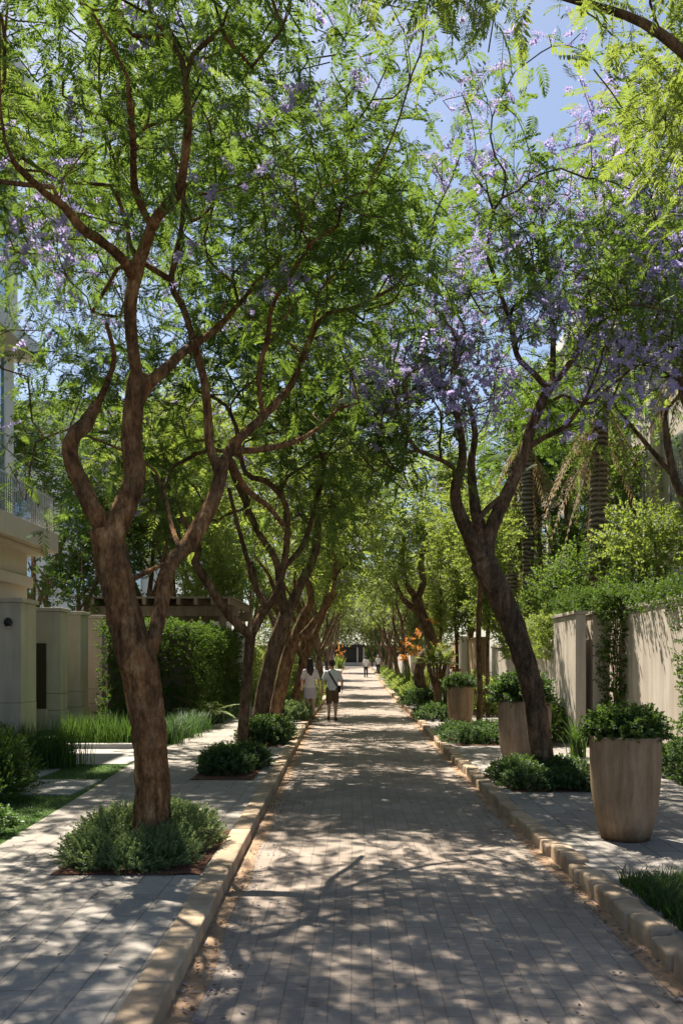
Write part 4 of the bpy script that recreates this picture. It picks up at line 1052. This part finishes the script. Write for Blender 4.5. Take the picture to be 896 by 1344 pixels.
wall_thing('lower cream wall running on behind the leaning trunk', [(4.35, 4.6, 19.0, 27.5, 2.1)], 1)
wall_thing('tan wall with a white pier beyond the farthest tall planter', [(4.4, 4.7, 31.0, 39.0, 2.5)], 1, 'wall_tan')
wall_thing('white end pier of the tan wall', [(4.15, 4.385, 33.6, 34.2, 2.6)], 1, 'white')
wall_thing('last pale wall far down the right pavement', [(4.6, 4.8, 44, 100, 2.3)], 1)

cb = empty('cream_building', (7.9, 30, 0), 'cream building with tall white pilasters behind the palms', 'building')
MB().box(0, 8, -13.5, 14, 0, 13).build('wall', M['wall_cream'], cb)
MB().box(-.35, 8, -13.9, 14.4, 13, 13.5).build('roof', M['white'], cb, bevel=.02)
for k in range(10):
    y = -13.2+k*2.95
    MB().box(-.28, -.003, y-.22, y+.22, 0, 12.99).build('pilaster', M['wall_cream'], cb, bevel=.012)
for fl in range(3):
    MB().box(-.12, -.003, -13.5, 14, 3.95+fl*4.1, 4.2+fl*4.1).build('string_course', M['white'], cb, bevel=.01) if False else None
    for k in range(9):
        y = -13.2+k*2.95+1.0; z = 1.2+fl*4.1
        w = MB().box(-.08, .0, y, y+.95, z, z+1.9).build('window', M['grey_metal'], cb)
        MB().box(-.1, -.083, y+.07, y+.88, z+.07, z+1.83).build('pane', M['glass'], w)

# creepers and shrubs on and behind the right wall
CG = 'creepers on the right walls'
def creeper(label, loc, boxes, seed, mat='hedge', dens=170, size=.62, name='creeper', cat='creeper'):
    rng = np.random.default_rng(seed); root = empty(name, loc, label, cat, CG)
    Vs = []; Fs = []; k = 0
    for (x0, x1, y0, y1, z0, z1, faces) in boxes:
        V, F = leafy_box(rng, x0-loc[0], x1-loc[0], y0-loc[1], y1-loc[1], z0-loc[2], z1-loc[2], dens, faces, SP_BROAD, size, .35, .22)
        Vs.append(V); Fs.append(F+k); k += len(V)
    mb = MB(); rr = random.Random(seed)
    for i in range(7):
        b = boxes[0]; y = rr.uniform(b[2], b[3])-loc[1]; x = (b[0]+b[1])/2-loc[0]
        pts = [(x+rr.uniform(-.05, .05), y+.1*math.sin(j+i), (b[5]-loc[2])*j/6) for j in range(7)]
        mb.tube(pts, [.014-.0015*j for j in range(7)], 5)
    multi_mesh('foliage', [(np.concatenate(Vs), np.concatenate(Fs), M[mat]), (mb.v, mb.f, M['bark_b'])], root)
creeper('thick ivy hanging down the recess between the two wall panels', (5.0, 16.4, .1), [(4.75, 5.2, 16.35, 16.84, .3, 2.95, 'WST'), (4.3, 5.4, 16.55, 18.9, 2.68, 3.0, 'WST')], 401)
creeper('ivy curtain on the big cream panel at the right picture edge', (5.05, 13.0, .1), [(4.95, 5.1, 11.0, 13.2, .3, 2.85, 'WST')], 402)
creeper('fringe of ivy trailing along the top of the big cream panel', (5.2, 15.2, .1), [(4.98, 5.5, 13.4, 16.9, 2.55, 2.95, 'WST')], 403, dens=130)
creeper('creeper spilling over the lower wall behind the leaning trunk', (4.5, 21, .1), [(4.2, 4.8, 18.9, 25.0, 1.75, 2.6, 'WST')], 404, 'bright')
def bighedge(label, x0, x1, y0, y1, z0, z1, seed, mat, dens=75, size=.95):
    rng = np.random.default_rng(seed); loc = ((x0+x1)/2, (y0+y1)/2, .1)
    root = empty('garden_shrub', loc, label, 'shrub', 'garden shrubs behind the right wall')
    es = []
    for k in range(9):
        fx, fy = rng.uniform(0, 1), rng.uniform(0, 1)
        r = rng.uniform(.55, .95)
        es.append((x0+(x1-x0)*fx-loc[0], y0+(y1-y0)*fy-loc[1], z0+(z1-z0)*rng.uniform(.2, .75), r, r*1.2, r*.9))
    V, F = shrub_mesh(rng, es, int(dens*len(es)*2.2), SP_BROAD, size, .3, .35)
    mb = MB()
    for e in es:
        mb.tube([(e[0]*.7, e[1]*.9, 0), (e[0]*.8, e[1]*.95, e[2]*.5), (e[0], e[1], e[2])], [.035, .028, .012], 6)
    multi_mesh('foliage', [(V, F, M[mat]), (mb.v, mb.f, M['bark_b'])], root)
bighedge('bright yellow green shrub billowing above the big cream panel', 5.6, 7.3, 13.0, 18.0, 2.6, 4.6, 411, 'bright')
bighedge('leafy shrub above the wall piers beside the palm trunks', 5.1, 6.6, 18.6, 23.5, 2.2, 4.4, 412, 'jacaranda')
bighedge('light shrub behind the lower wall under the ringed palm', 4.9, 6.3, 24.0, 30.0, 1.6, 4.0, 413, 'bright')
make_shrub('low_shrub', 'dark planting at the wall foot by the right picture edge', 'planting along the right wall', (4.55, 10.9, .1), [(0, -.9, .05, .38, .7, .42), (.1, .2, .05, .4, .7, .45), (.05, 1.2, .05, .36, .6, .4)], 1500, SP_ROUND, 1.2, 'shrub_dark', 221, stems=20)
make_shrub('low_shrub', 'leafy green planting behind the ribbed planter', 'planting along the right wall', (3.6, 17.4, .1), [(-.15, -.3, .2, .45, .6, .55), (.3, .5, .2, .4, .6, .5)], 900, SP_BROAD, .8, 'hedge', 222)
make_shrub('low_shrub', 'bright planting against the tan wall beyond the planters', 'planting along the right wall', (3.9, 26.8, .1), [(0, -.8, .2, .5, .9, .7), (0, .9, .2, .45, .9, .9)], 700, SP_BROAD, 1.0, 'bright', 223)
clump('spiky dark plant between the nearest planter and the wall piers', 3.75, 14.6, .12, 70, .75, .03, .5, 31, name='spiky_plant', group='spiky plants', cat='plant')
clump('small low tuft on the slabs behind the nearest planter', 3.35, 13.3, .15, 90, .16, .02, 1.0, 32, name='small_tuft', group='small tufts', cat='plant')

# ------------------------------------------------------------------ planters
PG = 'tall tapered planters on the right pavement'
def planter(label, x, y, h, rt, rb, mat, flutes=0, seed=0):
    root = empty('planter', (x, y, .1), label, 'planter', PG)
    prof = [(0, rb*.93), (.05, rb*.98), (.055, rb), (.25, rb+(rt-rb)*.55), (.5, rb+(rt-rb)*.86), (.75, rb+(rt-rb)*.99), (.93, rt*1.0), (.965, rt*1.015), (1.0, rt*1.01)]
    N = 96; V = []; F = []
    def ring(r, z, fl):
        for k in range(N):
            a = 2*PI*k/N
            # a soft rounded square with worn unevenness
            q = 1+.02*math.cos(4*a)+.006*noise.noise(Vector((math.cos(a)*3, math.sin(a)*3, z*4+seed)))
            if flutes and fl: q += .045*(abs(math.sin(a*flutes/2))-.6)
            V.append((r*q*math.cos(a), r*q*math.sin(a), z))
    zz = []
    for i, (t, r) in enumerate(prof):
        ring(r, t*h, 0.08 < t < .96)
    for (r, z) in ((rt*.90, h), (rt*.88, h-.10)): ring(r, z, False)
    m = len(prof)+2
    for i in range(m-1):
        for k in range(N):
            a = i*N+k; b = i*N+(k+1) % N; F.append((a, b, b+N, a+N))
    F.append(tuple(reversed(range(N))))
    me = bpy.data.meshes.new('body'); me.from_pydata(V, [], F); me.update()
    o = link_mesh('body', me, M[mat], root, smooth=True)
    MB().loft([((0, 0, h-.10), rt*.89, rt*.89), ((0, 0, h-.075), rt*.6, rt*.6)], 24).build('soil', M['soil'], root)
    return root
y1 = dpave(1108)+.25; x1 = (820-VX)/F_PX*(y1)
planter('nearest tall weathered tan planter on the right pavement', x1, y1, .93, .31, .225, 'pot', 0, 1)
make_shrub('potted_shrub', 'bushy bright shrub filling the nearest planter', 'shrubs in the planters', (x1, y1, 1.0), [(0, 0, .02, .30, .28, .20), (-.16, .05, .02, .17, .17, .17), (.16, 0, .02, .17, .17, .19)], 700, SP_ROUND, .85, 'hedge', 231, stems=10)
y2 = dpave(1004)+.3; x2 = (688-VX)/F_PX*y2
planter('broad ribbed planter half hidden by the leaning trunk', x2, y2, .98, .40, .33, 'pot_grey', 26, 2)
make_shrub('potted_shrub', 'dark upright shrub in the ribbed planter', 'shrubs in the planters', (x2, y2, 1.05), [(0, 0, .05, .38, .38, .36), (-.2, .1, .05, .26, .26, .3)], 520, SP_ROUND, 1.25, 'shrub_dark', 232, stems=10)
y3 = dpave(953)+.3; x3 = (604-VX)/F_PX*y3
planter('smallest looking planter, smooth and warm tan, beyond the thin young tree', x3, y3, .98, .33, .25, 'pot', 0, 3)
make_shrub('potted_shrub', 'flat clipped dark shrub in the farthest planter', 'shrubs in the planters', (x3, y3, 1.05), [(0, 0, .02, .34, .34, .17)], 320, SP_ROUND, 1.3, 'shrub_dark', 233, stems=8)

# fan shaped young palm and orange flowers further back on the right
yp = 27.5
rootp = empty('fan_palm', ((573-VX)/F_PX*yp, yp, .1), 'young palm with a fan of yellow green leaves on a flaring stem', 'palm')
rr = random.Random(9); mb = MB()
for k in range(16):
    a = k/16*6.28; mb.tube([(0, 0, .0), (math.cos(a)*.07, math.sin(a)*.07, .6), (math.cos(a)*.32, math.sin(a)*.2, 1.55)], [.035, .03, .018], 6)
mb.build('stem', M['bark_c'], rootp)
V = []
for k in range(34): palm_frond(rr.uniform(.6, 1.0), rr.uniform(.15, .5), 14, .3, .03, V, rr, np.array([rr.uniform(-.25, .25), rr.uniform(-.2, .2), 1.45]), rr.uniform(0, 6.28), rr.uniform(.5, 1.4))
np_mesh('crown', np.array(V), np.arange(len(V)).reshape(-1, 4), M['bright'], rootp)
def canna(label, x, y, h, seed, k=1.0):
    rng = np.random.default_rng(seed); root = empty('flowering_plant', (x, y, gz(y)+.1), label, 'plant', 'orange flowering plants by the right row')
    V0, F0 = blades(rng, 46, lambda: (rng.normal(0, .2), rng.normal(0, .2), 0), h*.85, .11, .4)
    mb = MB()
    for k in range(5):
        a = rng.normal(0, .16, 2); mb.tube([(a[0]*.4, a[1]*.4, 0), (a[0], a[1], h)], [.014, .01], 5)
    multi_mesh('foliage', [(V0, F0, M['bright']), (mb.v, mb.f, M['bark_c'])], root)
    n = 14; O = np.c_[rng.normal(0, .10*k, n), rng.normal(0, .10*k, n), h+rng.normal(0, .09*k, n)]
    V, F = scatter(SP_ROUND, O, rng.normal(0, 1, (n, 3))+np.array([0, 0, .6]), rng.uniform(.55, .9, n)*k, rng, 1)
    np_mesh('blossoms', V, F, M['canna'], root)
canna('orange flowering plant right beside the fan shaped young palm', (586-VX)/F_PX*30, 30.0, 1.75, 1)
canna('tall orange flowering plant just behind the gnarled jacaranda', (553-VX)/F_PX*38, 38.0, 2.3, 2)
canna('orange flowering plant farther along the right row', (540-VX)/F_PX*42, 42.0, 1.9, 3)
canna('small orange flowers far off beside the man on the left', -1.5, 95.0, 1.9, 4, 2.4)

# slim stems (young trees) on the right, farther back
st = make_tree('slim_tree', 'slim green stemmed tree left of the farthest planter', 'slim trees along the right wall', (3.45, 29.5, .1),
    [([(3.45, 29.5, 0), (3.5, 29.5, 1.8), (3.42, 29.5, 3.6), (3.5, 29.5, 5.4)], [.07, .06, .05, .03])], [(3.45, 29.5, 5.2, 1.0, 1.0, 1.6), (3.5, 29.5, 3.4, .6, .6, .9)], 90, 8, SP_BROAD, .95, leaf='bright', bark='bark_b', seed=131, zmin=1.8, gap=.42, wob=.05)
for x, y, rz, lb in [(3.6, 36, 2, 'slim tree just behind the gnarled jacaranda'), (3.9, 25.3, 4, 'slim tree against the lower cream wall'), (3.6, 50, 1, 'slim tree far along the right wall')]:
    copy_thing(st, (x, y, gz(y)+.1), rz, 1.0, lb, 'slim trees along the right wall')

# ------------------------------------------------------------------ end of the lane
eb = empty('gateway', (0, 118, gz(118)), 'dark gateway under trees closing the far end of the lane', 'gateway')
MB().box(-3.2, 1.6, .5, 4, 0, 2.9).build('wall', M['dark_bronze'], eb)
MB().box(-3.2, 1.6, -.6, .497, 2.6, 3.0).build('canopy', M['black'], eb, bevel=.02)
for x in (-2.6, .6, 1.45): MB().box(x-.09, x+.09, -.5, -.3, 0, 2.597).build('post', M['grey_metal'], eb)
MB().box(-.9, .35, .38, .497, 0, 2.4).build('door', M['black'], eb)
fw = MB().box(-7, 7, -1.2, -.9, 0, .55).build('low_wall', M['concrete'], eb)
rngE = np.random.default_rng(501)
he = empty('hedge', (0, 123.5, gz(123)), 'dark hedge behind and above the gateway at the far end', 'hedge')
V, F = leafy_box(rngE, -14, 14, -.5, 4, 0, 9, 70, 'ST', SP_FAR, .85, .8, .7); np_mesh('foliage', V, F, M['bright'], he)
MB().box(-13.6, 13.6, 1.4, 3.6, 0, 3.0).build('dense_core', M['earth'], he)

# ------------------------------------------------------------------ people
def cloth(name, c, rough=.9):
    t = NT(name); n = t.noise(t.pos(), 9, 4); n2 = t.noise(t.pos((1, 1, .4)), 14, 3)
    k = t.ramp(n, [(.3, tuple(x*.85 for x in c)), (.7, c)])
    return t.principled(k, rough, t.bump(n2, .5, .03), spec=.15)
def skin_mat():
    t = NT('skin'); n = t.noise(t.pos(), 12, 3)
    return t.principled(t.ramp(n, [(.3, (.46, .285, .21)), (.7, (.55, .36, .27))]), .55, spec=.35)
M['skin'] = skin_mat()
M['hair'] = NT('hair').principled((.018, .012, .01), .5, spec=.4)
M['hair_brown'] = NT('hair_brown').principled((.04, .022, .014), .5, spec=.4)
M['eye'] = NT('eye').principled((.03, .02, .02), .2)
def voxel(o, size, smooth=4):
    m = o.modifiers.new('remesh', 'REMESH'); m.mode = 'VOXEL'; m.voxel_size = size; m.use_smooth_shade = True
    s = o.modifiers.new('smooth', 'SMOOTH'); s.iterations = smooth; s.factor = .5
def capsule(mb, a, b, ra, rb, n=10):
    a = Vector(a); b = Vector(b); d = (b-a); L = d.length; d.normalize(); pts = []; rr = []
    for k in (0, .5, .85): pts.append(a-d*ra*(1-k)*.95); rr.append(ra*math.sqrt(max(.04, 1-(1-k)**2)))
    for k in (0, .33, .66, 1): pts.append(a+(b-a)*k); rr.append(ra+(rb-ra)*k)
    for k in (.85, .5, 0): pts.append(b+d*rb*(1-k)*.95); rr.append(rb*math.sqrt(max(.04, 1-(1-k)**2)))
    mb.tube(pts, rr, n)
def hand_mesh(mb, w, dirv, palm_n, side, s):
    """palm and five bent fingers from the wrist w along dirv"""
    w = Vector(w); d = Vector(dirv).normalized(); pn = Vector(palm_n).normalized(); sd = d.cross(pn).normalized()*side
    c = w+d*.05*s
    for k in (-1, 0, 1): capsule(mb, w+sd*.012*k*s, w+d*.085*s+sd*.024*k*s, .014*s, .013*s, 8)
    for k, ln in zip((-1.5, -.5, .5, 1.5), (.052, .068, .072, .062)):
        a = w+d*.088*s+sd*.019*k*s; m = a+(d+pn*.25)*ln*.5*s; e = m+(d+pn*.8)*ln*.5*s
        capsule(mb, a, m, .0092*s, .0085*s, 8); capsule(mb, m, e, .0085*s, .007*s, 8)
    a = w+d*.025*s+sd*.022*s; m = a+(d*.6+sd*.8+pn*.3)*.04*s; e = m+(d*.9+sd*.25+pn*.4)*.032*s
    capsule(mb, a, m, .011*s, .0095*s, 8); capsule(mb, m, e, .0095*s, .0078*s, 8)
def person(label, loc, rz, H, step, arms, sex, top, top_c, bottom, bot_c, shoe_c, hair, lean=0):
    s = H/1.72; root = empty('person', loc, label, 'person', 'people walking along the lane', rz)
    sh = .185 if sex == 'm' else .16; hp = .085
    Z = lambda x, y, z: Vector((x*s, y*s, z*s))
    mb = MB()
    # trunk, neck, head
    mb.loft([(Z(0, 0, .84), .05*s, .05*s), (Z(0, 0, .88), .135*s, .095*s), (Z(0, 0, .95), (.155 if sex == 'm' else .165)*s, .11*s), (Z(0, .005, 1.08), (.135 if sex == 'm' else .115)*s, .09*s),
             (Z(0, .01, 1.25), (.155 if sex == 'm' else .135)*s, .105*s), (Z(0, .0, 1.36), sh*.92*s, .09*s), (Z(0, -.005, 1.42), sh*.6*s, .065*s), (Z(0, 0, 1.46), .055*s, .055*s)], 20)
    capsule(mb, Z(0, 0, 1.42), Z(0, .02, 1.54), .055*s, .05*s)
    mb.ell(Z(0, .015, 1.62), (.075*s, .095*s, .10*s), 18, 12); mb.ell(Z(0, .045, 1.555), (.05*s, .055*s, .05*s), 14, 10)
    capsule(mb, Z(0, .112, 1.615), Z(0, .128, 1.585), .009*s, .013*s, 8)                                          # nose
    for q in (-1, 1):
        mb.ell(Z(q*.078, .005, 1.605), (.012*s, .02*s, .032*s), 10, 8)                                            # ears
        mb.ell(Z(q*.03, .096, 1.632), (.022*s, .012*s, .008*s), 10, 6)                                            # brow
    mb.ell(Z(0, .098, 1.553), (.024*s, .008*s, .008*s), 10, 6)                                                    # lips
    feet = []
    for q, (ky, kz, ay, az) in zip((-1, 1), step):
        hip = Z(q*hp, 0, .90); kn = Z(q*.088, ky, kz); an = Z(q*.085, ay, az)
        capsule(mb, hip, kn, .083*s, .054*s, 14)
        md = (kn*.62+an*.38)+Z(0, -.012, 0)
        capsule(mb, kn, md, .052*s, .052*s, 12); capsule(mb, md, an, .052*s, .034*s, 12)
        toe = an+Z(q*.02, .15, -.055 if az < .1 else -.10); toe.z = max(toe.z, .03*s)
        heel = an+Z(0, -.035, -.045); heel.z = max(heel.z, .03*s)
        capsule(mb, heel, toe, .034*s, .028*s, 10); capsule(mb, an, heel, .034*s, .034*s); feet.append((an, heel, toe))
    for q, (el, wr, pn) in zip((-1, 1), arms):
        S0 = Z(q*sh, 0, 1.375); E = Z(q*el[0], el[1], el[2]); Wr = Z(q*wr[0], wr[1], wr[2])
        capsule(mb, S0, E, .048*s, .036*s, 12); capsule(mb, E, Wr, .037*s, .025*s, 12)
        hand_mesh(mb, Wr, Wr-E, pn, q, s)
    body = mb.build('body', M['skin'], root, smooth=True); voxel(body, .0075)
    for q in (-1, 1): MB().ell(Z(q*.03, .103, 1.618), (.012*s, .008*s, .007*s), 10, 6).build('eye', M['eye'], body)
    # top
    mb = MB()
    hem = .86 if top == 'shirt' else .90
    mb.loft([(Z(0, 0, hem), .168*s, .125*s), (Z(0, 0, .97), (.168 if sex == 'm' else .172)*s, .122*s), (Z(0, .005, 1.08), (.16 if sex == 'm' else .14)*s, .115*s), (Z(0, .01, 1.24), (.178 if sex == 'm' else .155)*s, .122*s),
             (Z(0, 0, 1.36), sh*1.02*s, .106*s), (Z(0, -.005, 1.42), sh*.72*s, .085*s), (Z(0, 0, 1.455), .07*s, .068*s)], 24)
    for q, (el, wr, pn) in zip((-1, 1), arms):
        S0 = Z(q*(sh-.015), 0, 1.365); E = Z(q*el[0], el[1], el[2]); capsule(mb, S0, S0+(E-S0)*.72, .068*s, .060*s, 14)
    o = mb.build('shirt', top_c, root, smooth=True); voxel(o, .011)
    # bottom
    mb = MB()
    if bottom == 'skirt':
        mb.loft([(Z(0, .0, .60), .185*s, .15*s), (Z(0, 0, .70), .18*s, .145*s), (Z(0, 0, .85), .172*s, .13*s), (Z(0, 0, .93), .166*s, .118*s), (Z(0, 0, 1.0), .14*s, .105*s)], 28)
        for k in range(28):
            mb.v[k] = (mb.v[k][0]*(1+.04*math.sin(k*2.1)), mb.v[k][1]*(1+.05*math.cos(k*2.7)), mb.v[k][2])
        o = mb.build('skirt', bot_c, root, smooth=True); voxel(o, .011)
    else:
        mb.loft([(Z(0, 0, .80), .12*s, .1*s), (Z(0, 0, .88), .168*s, .125*s), (Z(0, 0, .96), .166*s, .12*s), (Z(0, 0, 1.0), .158*s, .112*s)], 24)
        f = .82 if bottom == 'shorts' else 1.0
        for q, (ky, kz, ay, az) in zip((-1, 1), step):
            hip = Z(q*hp, 0, .90); kn = Z(q*.088, ky, kz); an = Z(q*.085, ay, az)
            if bottom == 'shorts': capsule(mb, hip, hip+(kn-hip)*.84, .102*s, .092*s, 16)
            else: capsule(mb, hip, kn, .1*s, .072*s, 16); capsule(mb, kn, an, .07*s, .055*s, 14)
        o = mb.build('shorts' if bottom == 'shorts' else 'trousers', bot_c, root, smooth=True); voxel(o, .011)
    for an, heel, toe in feet:
        mb = MB(); capsule(mb, heel, toe, .043*s, .038*s, 12); capsule(mb, heel, heel*.5+an*.5, .045*s, .043*s, 12)
        o = mb.build('shoe', shoe_c, root, smooth=True); voxel(o, .009)
    mb = MB(); mb.ell(Z(0, -.012, 1.64), (.086*s, .097*s, .098*s), 18, 12)
    if hair == 'long':
        mb.ell(Z(0, -.045, 1.55), (.085*s, .065*s, .13*s), 16, 12); mb.ell(Z(0, -.085, 1.42), (.105*s, .045*s, .17*s), 16, 12); mb.ell(Z(.01, -.085, 1.30), (.065*s, .03*s, .14*s), 14, 10)
    else:
        mb.ell(Z(0, -.045, 1.585), (.078*s, .055*s, .055*s), 14, 10)
    o = mb.build('hair', M['hair'] if hair != 'brown' else M['hair_brown'], root, smooth=True); voxel(o, .009, 2)
    return root, s
dm = droad(946); xm = (436-VX)/F_PX*dm
man, s_ = person('man in pale blue shirt and brown shorts with a dark strap across his back', (xm, dm, 0), -.05, 1.74,
    ((-.02, .48, -.20, .14), (.10, .50, .06, .085)), (((.27, -.06, 1.11), (.29, .02, .88), (0, 1, 0)), ((.27, .05, 1.11), (.27, .17, .90), (-.6, 0, 0))),
    'm', 'shirt', cloth('pale_shirt', (.66, .70, .78)), 'shorts', cloth('brown_shorts', (.15, .105, .07)), cloth('brown_shoes', (.12, .05, .035)), 'brown')
bag = empty('crossbody_bag', (xm, dm, 0), 'dark navy crossbody bag worn by the man in brown shorts', 'bag', rz=-.05)
mb = MB()
pts = []
for k in range(40):                                   # strap: left shoulder, across the back to the right hip, up across the chest
    a = 2*PI*k/40; x = -.13+.30*(.5-.5*math.cos(a)); y = -.135*math.sin(a); z = 1.44-.50*(.5-.5*math.cos(a))
    pts.append(((x)*s_, y*s_, z*s_))
V = []; F = []
for i in range(40):
    p = Vector(pts[i]); q = Vector(pts[(i+1) % 40]); t = (q-p).normalized(); o = Vector((p.x, p.y, 0)); o = o.normalized() if o.length > 1e-4 else Vector((0, 1, 0)); w = t.cross(o).normalized()*.024
    V += [p-w, p+w, p+w+o*.004, p-w+o*.004]
for i in range(40):
    a = i*4; b = ((i+1) % 40)*4
    for k in range(4): F.append((a+k, b+k, b+(k+1) % 4, a+(k+1) % 4))
mb.add(V, F); M['navy'] = cloth('navy_canvas', (.018, .022, .05)); mb.build('strap', M['navy'], bag)
MB().box(.17*s_, .23*s_, -.07, .15, .80*s_, .99*s_).build('pouch', M['navy'], bag, bevel=.02)
dw = 1.62*F_PX/(946-HY); xw = (407-VX)/F_PX*dw
person('long haired woman in white top and lilac skirt walking by the kerb', (xw, dw, .1), .05, 1.68,
    ((.09, .48, .05, .085), (-.02, .47, -.20, .14)), (((.23, .05, 1.11), (.24, .16, .92), (0, 0, 1)), ((.23, -.06, 1.1), (.26, -.06, .88), (0, 1, 0))),
    'f', 'top', cloth('white_top', (.74, .68, .72)), 'skirt', cloth('lilac_skirt', (.50, .45, .54)), cloth('sandals', (.22, .13, .08)), 'long')
dq = 73.0; 
person('distant walker in a white shirt and dark trousers in the middle of the lane', ((480-VX)/F_PX*dq, dq, gz(dq)), .1, 1.76,
    ((.08, .49, .05, .085), (-.02, .48, -.18, .13)), (((.25, .03, 1.12), (.26, .12, .90), (0, 0, 1)), ((.25, -.03, 1.12), (.27, .04, .88), (0, 1, 0))),
    'm', 'shirt', cloth('white_shirt', (.75, .74, .74)), 'trousers', cloth('dark_trousers', (.03, .03, .035)), cloth('black_shoes', (.02, .02, .02)), 'short')
person('farthest walker in a pale top on the right pavement, beside the distant walker', ((496-VX)/F_PX*78, 78, gz(78)+.1), 3.0, 1.7,
    ((.08, .49, .05, .085), (-.02, .48, -.18, .13)), (((.24, .03, 1.12), (.25, .12, .90), (0, 0, 1)), ((.24, -.03, 1.12), (.26, .04, .88), (0, 1, 0))),
    'f', 'shirt', cloth('pale_top', (.62, .60, .58)), 'trousers', cloth('black_trousers', (.025, .025, .03)), cloth('dark_shoes', (.03, .02, .02)), 'long')
